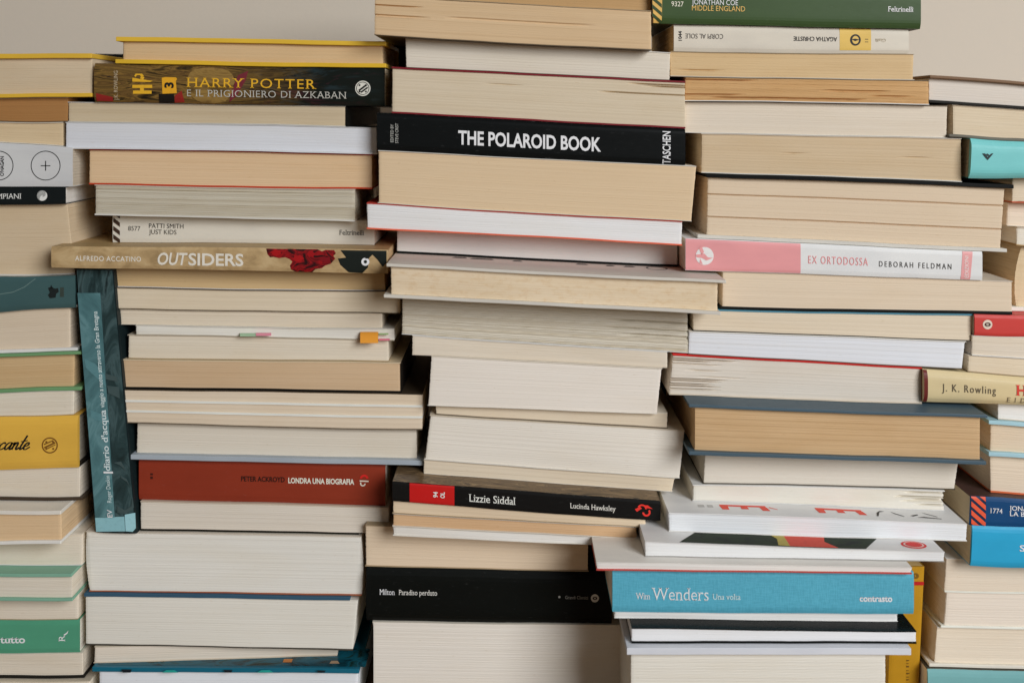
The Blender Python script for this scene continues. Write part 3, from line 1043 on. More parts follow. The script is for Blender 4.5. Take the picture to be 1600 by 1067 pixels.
E('e16', 1520, 820.5, 824, 885.5, 888.5, 18, 'bright blue spine under the navy one', xlb=1517,
  pages=(190, 170, 134), spine=(40, 148, 186), ct=thin((40, 148, 186), 1.2), cb=thin((28, 140, 180), 1.2), bulge=(0.0015, 8))
E('e17', 1479, 879.5, 889, 924.5, 927, 4, 'cream book directly under the bright blue spine', xlb=1476, pages=(204, 188, 166),
  cb=thin((214, 208, 196), 2.6), ln=0.08, mott=0.1)
E('e18', 1480, 925, 927, 979.5, 983.5, 4, 'cream book with a pale lower cover, third from the bottom at far right', xlb=1476,
  pages=(208, 195, 178), cb=((216, 210, 198), 3.5, 1, 6, 0), ln=0.06, mott=0.1)
E('e19', 1466, 980, 984, 1045, 1049, 4, 'thick cream book resting on the grey teal spine', xlb=1462, pages=(206, 192, 170),
  cb=((206, 200, 186), 5, 2, 10, 0), ln=0.06, mott=0.1)
E('e20', 1450, 1045.5, 1049.5, 1110, 1110, 8, 'grey teal spine at the foot of the far right stack', pages=(204, 188, 160),
  spine=(108, 158, 158), ct=thin((70, 66, 56), 1.6), cb=thin((108, 158, 158), 1.2), floor=True, bulge=(0.0012, 8))


# ------------------------------------------------------------------ contact: each book rests on the one beneath
def share(upper, lower):
    if upper.d > lower.d:
        lower.top = upper.bot
    else:
        upper.bot = lower.top


for st, lst in STACKS.items():
    for u, l in zip(lst, lst[1:]):
        share(u, l)

for bk in list(BOOKS.values()):
    if bk.kw.get('paint') == 'p1':
        bk.kw['spmat'] = painted_mat([(0.30, (24, 20, 16)), (0.40, (70, 54, 28)), (0.48, (122, 94, 46)), (0.54, (78, 58, 32)), (0.60, (104, 78, 40)), (0.68, (34, 28, 24))],
                                     (16, 120), fade=(0.42, 0.78), distort=2.2)
    if bk.kw.get('paint') == 'kraft':
        bk.kw['spmat'] = painted_mat([(0.3, (142, 118, 82)), (0.5, (166, 140, 100)), (0.7, (178, 154, 114))], (60, 90), rough=0.6, distort=0.3)
    build(bk)
BK = BOOKS

# two dark books lying behind the slim yellow hardback, on the painted spine's book


def behind(xa, xb, y0, thick, label, top_rgb):
    d = -100
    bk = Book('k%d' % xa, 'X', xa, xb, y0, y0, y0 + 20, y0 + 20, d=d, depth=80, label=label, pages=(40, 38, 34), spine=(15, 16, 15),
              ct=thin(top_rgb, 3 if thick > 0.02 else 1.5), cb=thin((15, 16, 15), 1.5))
    base = BK['b2'].top
    bk.bot = base
    bk.top = Edge(base.x0, base.z0 + thick, base.x1, base.z1 + thick, base.seed)
    build(bk)
    return bk


behind(148, 400, 84, 0.0130, 'black book lying behind the slim yellow hardback, its left end showing', (20, 21, 20))
behind(425, 634, 60, 0.0270, 'dark book with a grey green cover behind the right end of the slim yellow hardback', (112, 116, 98))


# ------------------------------------------------------------------ standing books
def standing(key, quad, d, ztop, zbot, depth, label, rgb, pages, tbot=None):
    xl, xr, xlb, xrb = quad
    bk = Book(key, 'X', xl, xr, 100, 100, 200, 200, d=d, depth=depth, xlb=xlb, xrb=xrb, label=label, bulge=(0.0, 2))
    bk.top = Edge(bk.xlt, ztop, bk.xrt, ztop, 1, amp=0)
    bk.bot = zbot if isinstance(zbot, Edge) else Edge(bk.xlt, zbot, bk.xrt, zbot, 1, amp=0)
    bk.finish()
    root = bpy.data.objects.new('book', None)
    scene.collection.objects.link(root)
    root.location = bk.loc
    root.empty_display_size = 0.02
    root['label'] = label
    root['category'] = 'book'
    bk.root = root
    L = bk.L
    pm = pages_mat(pages)
    m = cover_mat(rgb, 0.3, 0.35)
    slab(bk, 'page_block', pm, root, -0.0006, -0.0006, (0, 0.0002), (1, -0.0002), 0.0018, bk.depth - 0.003, 6, 30)
    slab(bk, 'spine', m, root, 0, 0, (0, 0), (1, 0), 0, 0.0016, 14, 24, lambda t, q, i, j: 0.0009 * abs(2 * t - 1) ** 6)
    slab(bk, 'front_cover', m, root, -(L - 0.0005), 0, (0, 0), (1, 0), 0.0016, bk.depth, 1, 24)
    slab(bk, 'back_cover', m, root, 0, -(L - 0.0005), (0, 0), (1, 0), 0.0016, bk.depth, 1, 24)
    return bk


b8, b19 = BK['b8'], BK['b19']
dia = standing('diary', (119, 176, 149, 213), (5, 6), min(b8.bot(px_x(119, 0.02)), b8.bot(px_x(176, 0.02))) - 0.0004, b19.top, 125,
               'teal and black spine standing at a slant between the two left stacks', (22, 32, 33), (190, 176, 150))
mus = standing('mustard', (1396, 1445, 1387, 1434), (-4, -4), px_z(885, -0.004), 0.0, 120,
               'mustard yellow spine with a red band standing behind the turquoise cloth spine', (166, 122, 28), (180, 150, 90))

# ------------------------------------------------------------------ print on the spines
INKB = (26, 25, 24)
W = (206, 206, 200)

# white spine with two circles
b = BK['a4']
ring(b, 71.5, 259, 22, 23.2, INKB)
polys(b, [[(64, 258.6), (79, 258.6), (79, 259.8), (64, 259.8)], [(70.9, 251.5), (72.3, 251.5), (72.3, 266.8), (70.9, 266.8)]], INKB, 'plus_sign', 0.0003)
ring(b, -2, 259, 22, 23.2, INKB)
text(b, "O'HAGAN", 3.5, 260, 31, 5.5, INKB, 90, 0.02, spacing=0.95)
b = BK['a5']
text(b, 'BOMPIANI', 6, 306.8, 55, 8, W, serif=True, name='publisher_lettering')
disc(b, 66, 306, 8, W)
for i in range(5):
    ring(b, 66, 306, 1.3 + i * 1.4, 1.9 + i * 1.4, (22, 26, 26), lift=0.0003, a0=-60 + 25 * i, a1=200 + 10 * i)
b = BK['a7']
polys(b, [[(75, 450), (80, 448), (86, 451), (91, 450), (92, 456), (88, 459), (87, 465), (78, 466), (75, 461), (78, 457)],
          [(80, 445), (83, 450), (78, 452)]], (24, 30, 30), 'animal_emblem')
poly(b, [(94, 449), (100, 449), (100, 464), (94, 464)], (52, 62, 56), 'printed_mark')
polys(b, [[(0, 459), (20, 456), (20, 457.2), (0, 460.2)], [(20, 456), (38, 448), (38.6, 449), (20, 457.2)], [(38, 448), (55, 435), (55.6, 436), (38.6, 449)]],
      (96, 118, 114), 'hairline_drawing')
b = BK['a11']
SCRIPT = {'v': ([[(0, .85), (.2, 1), (.34, .2), (.42, 0), (.75, .6), (.85, 1)]], .85),
          'a': ([[(.85, .9), (.5, 1.0), (.12, .6), (.12, .15), (.35, 0), (.72, .5), (.88, 1.0), (.76, .25), (.9, 0), (1.15, .3)]], 1.06),
          'c': ([[(.75, .78), (.55, 1.0), (.15, .65), (.12, .2), (.4, 0), (.85, .3)]], .8),
          'n': ([[(0, .75), (.18, 1), (.14, .5), (.1, 0)], [(.12, .45), (.45, 1), (.66, .85), (.6, .2), (.76, 0), (1.0, .3)]], .98),
          't': ([[(.55, 2.0), (.3, .9), (.2, .25), (.32, 0), (.62, .3)], [(-.05, 1.12), (.45, 1.2), (.85, 1.3)]], .6),
          'e': ([[(.1, .42), (.55, .6), (.62, .9), (.4, 1.0), (.12, .6), (.16, .15), (.42, 0), (.95, .38)]], .9)}
cx_, strokes = -24.0, []
for ch in 'vacante':
    sts, adv = SCRIPT[ch]
    for st in sts:
        strokes.append([(cx_ + (x + 0.42 * y) * 11.0, 702.0 - y * 11.0) for x, y in st])
    cx_ += adv * 11.0
ribbon(b, strokes, INKB, 2.3, 'title_lettering')
ring(b, 78, 695.5, 10.6, 12.6, (112, 74, 26))
for k in range(4):
    a = math.radians(45 + 90 * k)
    disc(b, 78 + 7.5 * math.cos(a), 695.5 + 7.5 * math.sin(a), 1.6, (112, 74, 26))
polys(b, [[(69, 698), (86, 690), (87, 692.4), (70, 700.4)], [(71, 701), (87, 693.6), (87, 695), (72, 702.6)], [(69, 693), (83, 687), (84, 688.4), (69.5, 695)]],
      (112, 74, 26), 'emblem', 0.0003)
b = BK['a17']
text(b, 'tutto', 20, 998.5, 39, 10.5, (222, 222, 210), serif=True, bold=0.022)
text(b, 'R', 97, 996, 11, 10, (214, 220, 208), 90, serif=True, name='emblem')
poly(b, [(99, 991), (104, 988), (107, 984), (105.5, 989), (101, 992.5)], (214, 220, 208), 'emblem')

# painted dark spine
b = BK['b2']
GOLD = (212, 160, 40)
ochre = painted_mat([(0.3, (84, 64, 32)), (0.5, (136, 108, 58)), (0.7, (96, 72, 36))], (26, 60), distort=1.8)
poly(b, [(293, 122), (297, 114), (304, 109), (316, 106.5), (332, 106), (346, 107.5), (357, 111), (364, 118), (367, 128), (365, 140), (360, 150), (352, 159), (334, 162), (316, 161), (306, 157), (299, 150), (294, 141), (291, 131)], ochre, 'printed_picture')
poly(b, [(372, 118), (388, 111), (384, 126), (370, 150), (358, 160), (362, 140)], (104, 36, 44), 'printed_picture')
poly(b, [(150, 146), (176, 152), (176, 159), (150, 158)], (130, 34, 30), 'printed_picture')
poly(b, [(248, 147), (272, 147), (272, 161), (248, 161)], (22, 18, 15), 'printed_picture')
poly(b, [(273, 150), (284, 142), (288, 160), (272, 161)], (134, 36, 30), 'printed_picture')
text(b, 'J.K. ROWLING', 181, 134, 46, 6, (176, 160, 132), 90, name='author_lettering')
polys(b, [[(207, 133), (238, 133), (238, 138), (207, 138)], [(208, 142), (237, 142), (237, 147), (208, 147)], [(219, 137), (225, 137), (225, 143), (219, 143)],
          [(207, 122), (239, 127), (234, 128.6), (207, 128)], [(210, 119), (212, 115.6), (222, 115.6), (225, 119), (221, 121), (219, 118), (214, 118), (212, 121)],
          [(221, 119), (226, 121), (224, 125), (219, 123)]], GOLD, 'emblem', 0.0003)
poly(b, [(253, 122), (258, 121), (275, 121.4), (277, 124), (275, 127), (276.4, 146), (254, 147)], (214, 152, 34), 'number_label', 0.0003)
text(b, '3', 264.5, 133.5, 9, 13, INKB, 90, 0.04, lift=0.0005, name='number')
text(b, 'HARRY POTTER', 393, 130.6, 203, 14.5, GOLD, serif=True, spacing=1.15, lift=0.0004, name='title_lettering')
text(b, 'E IL PRIGIONIERO DI AZKABAN', 417, 147.5, 249, 10.5, (176, 174, 164), serif=True, bold=-0.008, spacing=1.08, lift=0.0004, name='title_lettering')
disc(b, 567, 138.5, 12, (200, 198, 186))
ring(b, 567, 138.5, 9.3, 10.2, (24, 26, 22), lift=0.0004)
polys(b, [[(560, 141), (572, 132), (574, 134), (562, 143)], [(563, 144), (574, 136), (575.4, 138), (565, 145.6)]], (24, 26, 22), 'emblem', 0.0004)
for k in range(4):
    a = math.radians(45 + 90 * k)
    disc(b, 567 + 7 * math.cos(a), 138.5 + 7 * math.sin(a), 1.4, (24, 26, 22), lift=0.0005)

# white spine with brown stripes
b = BK['b7']
BRN = (58, 42, 32)
polys(b, [[(177, 340 + k * 13), (187.5, 348 + k * 13), (187.5, 355 + k * 13), (177, 347 + k * 13)] for k in range(-1, 3)], BRN, 'diagonal_stripes')
text(b, '8577', 210, 357, 19, 7, (60, 56, 50), name='series_number')
text(b, 'PATTI SMITH', 260, 353.2, 54, 7, (46, 42, 38), name='author_lettering')
text(b, 'JUST KIDS', 254.5, 362.6, 43, 7, (60, 55, 48), name='title_lettering')
text(b, 'Feltrinelli', 549.5, 363.5, 39, 7.5, (40, 37, 33), serif=True, name='publisher_lettering')

# brown spine with flowers
b = BK['b8']
OW = (208, 202, 188)
text(b, 'ALFREDO ACCATINO', 169, 404.3, 103, 7.5, OW, bold=0.014, spacing=1.12, name='author_lettering')
text(b, 'OUT', 270, 404.6, 47, 18, OW, bold=0.022, shear=0.22, name='title_lettering')
text(b, 'SIDERS', 337.5, 405.8, 86, 18, OW, bold=0.022, name='title_lettering')
ROSE = painted_mat([(0.34, (40, 8, 10)), (0.45, (92, 12, 16)), (0.54, (140, 16, 20)), (0.60, (74, 12, 14)), (0.68, (34, 10, 10))], (70, 95), rough=0.5, distort=1.5)
poly(b, [(416, 388.5), (440, 389), (470, 389.3), (496, 389.5), (503, 393), (509, 390.5), (522, 391), (525, 396), (521, 400), (524, 404), (517, 412), (508, 415), (503, 419), (493, 420.5), (488, 425.5),
         (476, 425.3), (462, 425), (455, 421), (453, 415), (457, 409), (453, 405), (446, 402), (436, 403.4), (428, 401.6), (422, 402), (418, 397)], ROSE, 'printed_flowers')
for (x, y, rx, ry, c) in ((432, 395, 8, 5, (150, 14, 18)), (466, 404, 8, 5.5, (150, 16, 20)), (486, 397, 6, 5, (140, 12, 18)), (508, 405, 9, 4, (112, 12, 20))):
    poly(b, [(x + rx * math.cos(a * 0.5) * (1 + 0.22 * math.sin(a * 3.1 + x)), y + ry * math.sin(a * 0.5) * (1 + 0.2 * math.cos(a * 2.3 + x))) for a in range(0, 13)][:12], c, 'printed_flowers', 0.0003)
poly(b, [(532, 391), (604, 392), (604, 411), (598, 417), (590, 406), (582, 398), (576, 404), (575, 418), (566, 427), (545, 425.5), (532, 414), (528, 404), (541, 402.5)],
     (18, 24, 20), 'printed_picture')
ring(b, 571, 409, 2.6, 6.3, (222, 220, 212), 'publisher_emblem', 0.0004)
poly(b, [(569, 404), (575, 401), (576, 404)], (18, 24, 20), 'publisher_emblem', 0.0005)

# red brown spine
b = BK['b17']
text(b, 'PETER ACKROYD', 411, 748.2, 68, 7.5, (40, 18, 14), bold=0.02, name='author_lettering')
text(b, 'LONDRA UNA BIOGRAFIA', 502, 751.3, 103, 8, (222, 206, 190), bold=0.03, name='title_lettering')
ring(b, 569, 748, 3.5, 7, (190, 34, 30), a0=10, a1=170)
ring(b, 567, 755, 2.5, 4.4, (220, 200, 184), a0=150, a1=360)
poly(b, [(562, 750), (576, 750.6), (576, 752.6), (562, 752)], (220, 200, 184), 'emblem')
polys(b, [[(235, 739), (239, 739), (239, 742), (235, 742)], [(235, 744), (239, 744), (239, 748), (235, 748)]], (60, 22, 16), 'printed_mark')

# wide black spine
b = BK['c4']
text(b, 'THE POLAROID BOOK', 827.5, 220.7, 223, 20.5, (224, 224, 218), bold=0.026, name='title_lettering')
text(b, 'TASCHEN', 1041.5, 231, 51, 12, (220, 220, 214), 90, bold=0.014, name='publisher_lettering')
text(b, 'EDITED BY', 612.5, 208.5, 28, 4.6, (168, 168, 160), 90, name='editor_lettering')
text(b, 'STEVE CRIST', 620, 208.5, 31, 4.6, (168, 168, 160), 90, name='editor_lettering')

# black spine with red label
b = BK['c15']
panel(b, 640, 710, (178, 26, 24), 'red_label')
text(b, '94', 680.5, 772.2, 9, 6.5, W, 90, 0.03, lift=0.0004, name='shelf_mark')
text(b, 'OL', 691.5, 773, 9.5, 6.5, W, 90, 0.03, lift=0.0004, name='shelf_mark')
text(b, 'Lizzie Siddal', 769, 779.8, 73, 11.5, (214, 210, 200), serif=True, bold=0.004, name='title_lettering')
text(b, 'Lucinda Hawksley', 926.5, 791.8, 72, 8, (206, 202, 192), serif=True, bold=0.004, name='author_lettering')
RR = (206, 46, 36)
ring(b, 1003, 795, 5, 7.6, RR, a0=0, a1=150)
ring(b, 1010, 800, 3.5, 6.5, RR, a0=180, a1=400)
polys(b, [[(992, 795), (1000, 791), (1003, 794), (995, 799)], [(1004, 789), (1012, 789), (1020, 795), (1016, 794), (1009, 793)]], RR, 'emblem')
top_polys(b, [[(614, 0.8), (1030, 0.8), (1030, 40), (614, 40)]],
          painted_mat([(0.32, (40, 30, 22)), (0.46, (104, 84, 58)), (0.54, (72, 56, 40)), (0.62, (130, 108, 78)), (0.7, (48, 34, 28))], (22, 70), rough=0.3, distort=2.0), 'cover_picture')

# plain black spine
b = BK['c18']
text(b, 'Milton', 605, 924.3, 24, 8.5, (222, 220, 212), serif=True, name='author_lettering')
text(b, 'Paradiso perduto', 653, 925.2, 60, 8, (206, 204, 196), serif=True, name='title_lettering')
disc(b, 874, 932, 1.8, (150, 150, 144), 'printed_mark')
text(b, 'Grandi Classici', 901, 932.8, 36, 5, (140, 140, 134), serif=True, name='series_lettering')
disc(b, 929.5, 934, 6.3, (196, 194, 186), 'publisher_emblem')
ring(b, 929.5, 934, 1.6, 3.6, (20, 22, 20), 'publisher_emblem', 0.0003, ry=0.7)

# green spine
b = BK['d1']
GLD = (206, 168, 92)
panel(b, 1018, 1035, GLD, 'stripe_field', x0b=1021.5, x1b=1034)
polys(b, [[(1019, -6 + k * 13), (1034, 7 + k * 13), (1034, 13 + k * 13), (1019, 0 + k * 13)] for k in range(-1, 3)], (50, 68, 38), 'diagonal_stripes', 0.0003)
text(b, '9327', 1058.5, 6.8, 19, 7.5, (214, 206, 186), bold=0.006, name='series_number')
text(b, 'JONATHAN COE', 1117, 4.3, 72, 8, (222, 218, 206), name='author_lettering')
text(b, 'MIDDLE ENGLAND', 1122.5, 13.8, 83, 8, GLD, name='title_lettering')
text(b, 'Feltrinelli', 1407, 15, 40, 8, (222, 218, 206), serif=True, bold=0.008, name='publisher_lettering')

# upside down white spine
b = BK['d2']
panel(b, 1312, 1361, (206, 172, 88), 'yellow_label', f0=0.12)
text(b, 'CORPI AL SOLE', 1100.5, 57.2, 59, 7.5, (92, 88, 82), 180, name='title_lettering')
text(b, '1044', 1062.8, 56.6, 15, 5, INKB, 90, 0.02, name='series_number')
text(b, 'AGATHA CHRISTIE', 1274, 61.4, 68, 6.6, (48, 45, 42), 180, 0.008, name='author_lettering')
disc(b, 1336.5, 63, 8.3, INKB, 'publisher_emblem', 0.0003, 1.08)
disc(b, 1336.5, 63, 5.2, (206, 172, 88), 'publisher_emblem', 0.0004, 1.2)
poly(b, [(1330, 62), (1336, 61), (1343, 62.6), (1336, 65)], INKB, 'publisher_emblem', 0.0005)
text(b, '11', 1354, 64, 5, 5, INKB, 90, name='series_number')
text(b, 'Gialli', 1376, 63.5, 16, 5, (168, 156, 132), 180, name='series_lettering')

# pink and white spine
b = BK['d8']
PINK = (216, 142, 142)
panel(b, 1071.3, 1251, PINK, 'pink_field')
panel(b, 1504, 1520, (218, 148, 146), 'pink_band', x0b=1501, x1b=1516)
disc(b, 1101, 400, 14, (214, 206, 202), 'publisher_emblem', 0.0003)
polys(b, [[(1087, 398), (1100, 396), (1106, 402), (1114, 403), (1104, 407), (1096, 403), (1088, 402)], [(1096, 384), (1100, 394), (1096, 398), (1092, 388)],
          [(1094, 404), (1098, 413), (1093, 411)]], PINK, 'publisher_emblem', 0.0005)
text(b, 'EX ORTODOSSA', 1309.5, 407.4, 93, 12, (216, 138, 138), spacing=1.25, name='title_lettering')
text(b, 'DEBORAH FELDMAN', 1430, 414.4, 113, 8.5, (58, 56, 54), spacing=1.5, name='author_lettering')
text(b, 'EDIZIONI', 1510, 417, 34, 6, (228, 206, 200), 90, name='publisher_lettering')

# magazines
b = BK['d16']
RD = (214, 66, 48)
for x0 in (1131, 1284):
    top_polys(b, [[(x0, 15.5), (x0 + 74, 15.5), (x0 + 74, 18.5), (x0, 18.5)], [(x0 + 2, 9), (x0 + 13, 9), (x0 + 13, 15.5), (x0, 15.5)],
                  [(x0 + 33, 11), (x0 + 45, 11), (x0 + 44, 15.5), (x0 + 33, 15.5)], [(x0 + 66, 9), (x0 + 78, 9), (x0 + 75, 15.5), (x0 + 63, 15.5)]], RD, 'cover_lettering')
top_polys(b, [[(1209, 15), (1222, 12), (1222, 13), (1210, 16.5)]], RD, 'cover_lettering')
top_polys(b, [[(1096, 12), (1106, 12), (1106, 17), (1096, 17)], [(1111, 12), (1120, 12), (1120, 17), (1111, 17)]], (170, 168, 164), 'cover_lettering')
top_polys(b, [[(1376, 8), (1379, 8), (1386, 16), (1396, 18), (1388, 18.5), (1381, 15)], [(1405, 18), (1420, 11), (1421, 9), (1408, 14.5)],
              [(1432, 12), (1446, 15), (1446, 13.5), (1436, 10.5)], [(1440, 9), (1478, 7), (1478, 8), (1452, 10.5)], [(1455, 19), (1474, 12), (1475, 10.5), (1460, 16)]],
          (40, 38, 36), 'cover_lettering')
b = BK['d17']
top_polys(b, [[(1062, 1.5), (1354, 1.5), (1402, 30), (1110, 30)]], painted_mat([(0.35, (16, 22, 13)), (0.55, (30, 42, 20)), (0.7, (12, 18, 12))], (25, 60), rough=0.6), 'cover_picture')
top_polys(b, [[(1236, 2), (1312, 2), (1296, 12), (1306, 29), (1236, 29)]], (186, 58, 36), 'cover_picture', 0.0003)
top_polys(b, [[(1218, 3), (1236, 2), (1236, 29), (1206, 29), (1222, 14)]], (156, 140, 60), 'cover_picture', 0.0003)
ov = lambda s: [(1437 + 20 * s * math.cos(i * math.pi / 12), 11 + 6.5 * s * math.sin(i * math.pi / 12)) for i in range(24)]
top_polys(b, [ov(1.0)], (196, 36, 30), 'cover_emblem')
top_polys(b, [ov(0.8)], (214, 176, 166), 'cover_emblem', 0.0003)
top_polys(b, [ov(0.66)], (196, 36, 30), 'cover_emblem', 0.00045)
polys(b, [[(1095, 870.6), (1220, 874), (1220, 875.2), (1095, 871.8)], [(1226, 874.2), (1400, 878.6), (1400, 879.6), (1226, 875.4)]], (50, 48, 44), 'cover_edge_print')
poly(b, [(1064, 869.6), (1089, 870.3), (1089, 872), (1064, 871.3)], (190, 50, 44), 'cover_edge_print')

# turquoise cloth spine
b = BK['d19']
CW = (206, 222, 224)
text(b, 'Wim', 1004.5, 930.5, 23, 10, CW, serif=True, name='author_lettering')
text(b, 'Wenders', 1062.5, 927.5, 89, 19.5, CW, serif=True, bold=-0.006, name='author_lettering')
text(b, 'Una volta', 1135, 931.6, 44, 9, (186, 212, 216), serif=True, name='title_lettering')
text(b, 'contrasto', 1368.5, 934.3, 51, 9.5, (226, 232, 230), serif=True, bold=0.026, name='publisher_lettering')

# far right stack
b = BK['e3']
polys(b, [[(1534.5, 240), (1539, 240), (1543, 246), (1549, 240), (1552, 240), (1543, 250.5)], [(1540.5, 241), (1543, 240.2), (1546, 243), (1543.6, 244.6)]], (20, 34, 36), 'publisher_emblem', 0.0004)
b = BK['e8']
disc(b, 1543, 507, 7.4, (206, 190, 172), 'publisher_emblem')
ring(b, 1543, 507, 2.6, 4.6, (60, 34, 30), 'publisher_emblem', 0.0003, ry=0.75)
poly(b, [(1538, 506.4), (1548, 506.4), (1548, 507.6), (1538, 507.6)], (60, 34, 30), 'publisher_emblem', 0.0004)
b = BK['e11']
text(b, 'J. K. Rowling', 1514, 607.4, 84, 11.5, (92, 82, 66), spacing=1.25, lift=0.0004, name='author_lettering')
text(b, 'HARRY POTTER', 1668, 614, 162, 15, (196, 62, 48), bold=0.03, serif=True, lift=0.0004, name='title_lettering')
text(b, 'E I DONI DELLA MORTE', 1652, 629, 156, 8, (120, 106, 84), spacing=1.2, lift=0.0004, name='title_lettering')
panel(b, 1444, 1450, (96, 34, 28), 'red_end')
b = BK['e15']
panel(b, 1517.5, 1541, (16, 40, 66), 'stripe_field', x0b=1516, x1b=1539)
polys(b, [[(1517.5, 769 + k * 13.5), (1540, 789 + k * 13.5), (1540, 797 + k * 13.5), (1517.5, 777 + k * 13.5)] for k in range(-1, 4)], (214, 82, 52), 'diagonal_stripes', 0.0003)
text(b, '1774', 1556.5, 797.6, 19, 7.5, (214, 218, 220), serif=True, name='series_number')
text(b, 'JONATHAN COE', 1619, 795.4, 84, 7, (226, 226, 222), serif=True, bold=0.006, name='author_lettering')
text(b, 'LA BANDA DEI BROCCHI', 1645, 805.4, 136, 7, (226, 226, 222), serif=True, bold=0.006, name='title_lettering')
b = BK['e16']
text(b, 'S', 1597, 856, 8, 9.5, (216, 228, 230), serif=True, bold=0.01, name='author_lettering')

# sticky tabs
b = BK['b12']


def tab(x0, x1, y0, y1, rgb, out):
    me_pts = [(x0, y0), (x1, y0), (x1, y1), (x0, y1)]
    o = flat_mesh(b, 'sticky_tab', b.root, me_pts, [(0, 1, 2, 3)], rgb, lambda p, q: b.pixel(p, q, out))
    return o


def loose_tab(x0, x1, y0, y1, rgb, out, seed):
    """a paper tab that stands out of the pages and droops"""
    d = b.d
    pts = []
    for i in range(5):
        u = i / 4
        for x in (x0, x1):
            pt = Vector((px_x(x, d + out * u), -d - 0.0003 - out * u, px_z(y0 + (y1 - y0) * u ** 1.6, d + out * u)))
            pts.append(pt)
    fs = [(2 * i, 2 * i + 1, 2 * i + 3, 2 * i + 2) for i in range(4)]
    me = bpy.data.meshes.new('sticky_tab')
    me.from_pydata([tuple(p - b.loc) for p in pts], [], fs)
    u1 = me.uv_layers.new(name='UVMap')
    me.uv_layers.new(name='unit')
    o = link('sticky_tab', me, ink(rgb), b.root, b.loc)
    md = o.modifiers.new('Solidify', 'SOLIDIFY')
    md.thickness = 0.0001
    return o


loose_tab(375, 400, 520.5, 525.5, (150, 178, 146), 0.004, 1)
loose_tab(400, 424, 520.0, 524.5, (220, 132, 148), 0.004, 2)
loose_tab(563, 591, 518.5, 536, (244, 140, 48), 0.007, 3)
loose_tab(592, 607, 520.5, 523, (150, 178, 120), 0.003, 4)
loose_tab(592, 609, 529, 532, (220, 110, 130), 0.003, 5)

# two pale sheets between the parts of one book
b = BK['b15']
for f in (0.355, 0.66):
    slab(b, 'endpaper', cover_mat((214, 210, 200), 0.7, 0.0), b.root, 0, 0, (f, -0.0008), (f, 0.0008), -0.0003, 0.1, 14, 1)

# glossy teal cover picture
b = BK['b22']
DT = (14, 44, 50)
top_polys(b, [[(150 + k * 60, 3), (150 + k * 60 + 60, 3), (150 + k * 60 + 60, 30), (150 + k * 60, 30)] for k in range(0, 7)],
          painted_mat([(0.35, (14, 40, 46)), (0.52, (20, 84, 100)), (0.62, (24, 54, 52)), (0.72, (12, 30, 32))], (26, 70), rough=0.2), 'cover_picture')
for (x, w) in ((200, 8), (358, 7), (503, 7)):
    poly(b, [(x - w, 1042.5), (x + w, 1042.5), (x + w - 2, 1047), (x - w + 2, 1047)], (12, 22, 28), 'cover_picture', 0.0030)
for (x, w) in ((268, 13), (416, 13)):
    poly(b, [(x - w, 1047), (x - w * 0.5, 1043.5), (x + w * 0.5, 1043.5), (x + w, 1047)], (30, 140, 130), 'cover_picture', 0.0030)
top_polys(b, [[(438, 8), (452, 8), (452, 13), (438, 13)]], (190, 120, 60), 'cover_picture', 0.0003)
top_polys(b, [[(512, 7), (528, 7), (524, 11), (514, 11)]], (170, 140, 110), 'cover_picture', 0.0003)

# doodled strokes on the silver cover
b = BK['c8']
strokes = []
for k, (x, w) in enumerate(((700, 26), (730, 40), (800, 18), (905, 22), (955, 16), (985, 20))):
    strokes.append([(x, 46), (x + w, 47), (x + w - 4, 52), (x + 5, 52)])
top_polys(b, strokes, (40, 34, 32), 'cover_drawing')
el = []
for i in range(24):
    a0, a1 = i * math.pi / 12, (i + 1) * math.pi / 12
    q = lambda a, s: (1040 + 18 * s * math.cos(a), 46 + 9 * s * math.sin(a))
    el.append([q(a0, 1), q(a1, 1), q(a1, 0.85), q(a0, 0.85)])
top_polys(b, el, (24, 22, 22), 'cover_drawing')

# leaning teal spine
b = dia
panel(b, 119.4, 175.6, painted_mat([(0.3, (26, 38, 38)), (0.5, (40, 58, 59)), (0.62, (62, 82, 83)), (0.75, (26, 36, 37))], (60, 24), rough=0.3), 'dark_photograph',
      0.0003, x0b=149.4, x1b=212.6, n=24)
TEAL = painted_mat([(0.3, (60, 92, 95)), (0.5, (74, 110, 113)), (0.62, (90, 126, 129)), (0.75, (66, 100, 103))], (40, 22), rough=0.3)


def xe(y, e0, e1):
    return e0 + (e1 - e0) * (y - 420) / (829 - 420)


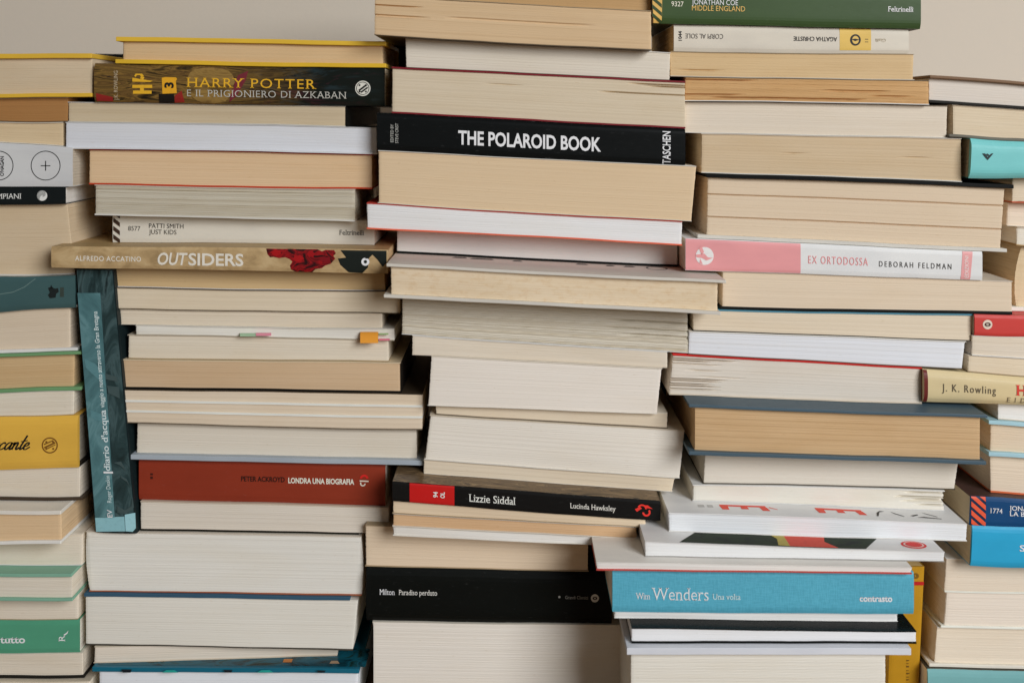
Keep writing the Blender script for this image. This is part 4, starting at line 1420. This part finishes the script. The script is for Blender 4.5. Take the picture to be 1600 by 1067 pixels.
f_of = lambda y: (px_z(y, b.d) - b.bot(b.x0)) / (b.top(b.x0) - b.bot(b.x0))
pl = []
N = 20
for i in range(N):
    ya, yb_ = 457.5 + (808 - 457.5) * i / N, 457.5 + (808 - 457.5) * (i + 1) / N
    L0, L1 = lambda y: 121.8 + (149.6 - 121.8) * (y - 457.5) / 350.5, lambda y: 157.5 + (180 - 157.5) * (y - 457.5) / 350.5
    pl.append([(L0(ya), ya), (L1(ya), ya), (L1(yb_), yb_), (L0(yb_), yb_)])
polys(b, pl, TEAL, 'teal_panel', 0.0009)
LB = (128, 172, 178)
polys(b, [[(149.5, 808), (195, 806), (196.4, 829), (151, 829.6)]], LB, 'pale_band', 0.0009)
polys(b, [[(195.6, 803), (212, 800), (213, 824), (208, 829.6), (197, 829)]], (146, 190, 196), 'pale_band', 0.0009)
for _p in ([(165, 583), (183, 588), (185, 596), (166, 592)], [(168, 602), (187, 604), (188, 622), (170, 614)], [(190, 742), (199, 748), (204, 760), (199, 752), (190, 746)],
          [(184, 790), (196, 796), (206, 790), (208, 775), (210, 792), (198, 802), (184, 800)], [(178, 722), (190, 720), (198, 735), (188, 726)]):
    poly(b, _p, (60, 76, 76), 'printed_picture', 0.0009)
polys(b, [[(133, 560), (150, 568), (164, 584), (166, 604), (150, 588), (135, 574)], [(142, 640), (170, 650), (172, 662), (143, 652)]], (82, 122, 126), 'printed_picture', 0.0011)
b.kw['lean'] = 0.077
TW = (216, 226, 224)
text(b, 'viaggio a nuoto attraverso la Gran Bretagna', 155.2, 561, 150, 7, (190, 206, 204), 90, bold=0.012, lift=0.0013, name='title_lettering')
text(b, "diario d'acqua", 165, 687, 95, 9.5, (196, 210, 208), 90, bold=0.014, serif=True, lift=0.0013, name='title_lettering')
text(b, '|', 168.4, 737, 3, 11, TW, 90, lift=0.0013)
text(b, 'Roger Deakin', 170.4, 763, 42, 6.5, (190, 206, 204), 90, lift=0.0013, name='author_lettering')
text(b, 'EV', 172.6, 801, 12, 7.5, TW, 90, bold=0.01, lift=0.0013, name='publisher_lettering')

# mustard spine
b = mus
poly(b, [(1420, 908), (1443.4, 908), (1443.2, 913.6), (1420, 913.6)], (166, 26, 24), 'red_band', 0.0004)
ring(b, 1431, 899, 1.5, 4.5, (110, 78, 18), 'emblem', 0.0004)
polys(b, [[(1416, y), (1420 + (h % 2), y + 0.4), (1419 + (h % 1.5), y + h * 0.6), (1416.4, y + h * 0.7)] for y, h in ((1030, 3), (1035, 2), (1039, 4), (1046, 2), (1050, 3.5), (1056, 2), (1060, 3), (1066, 4), (1073, 2.5))],
      (92, 64, 18), 'worn_lettering', 0.0004)
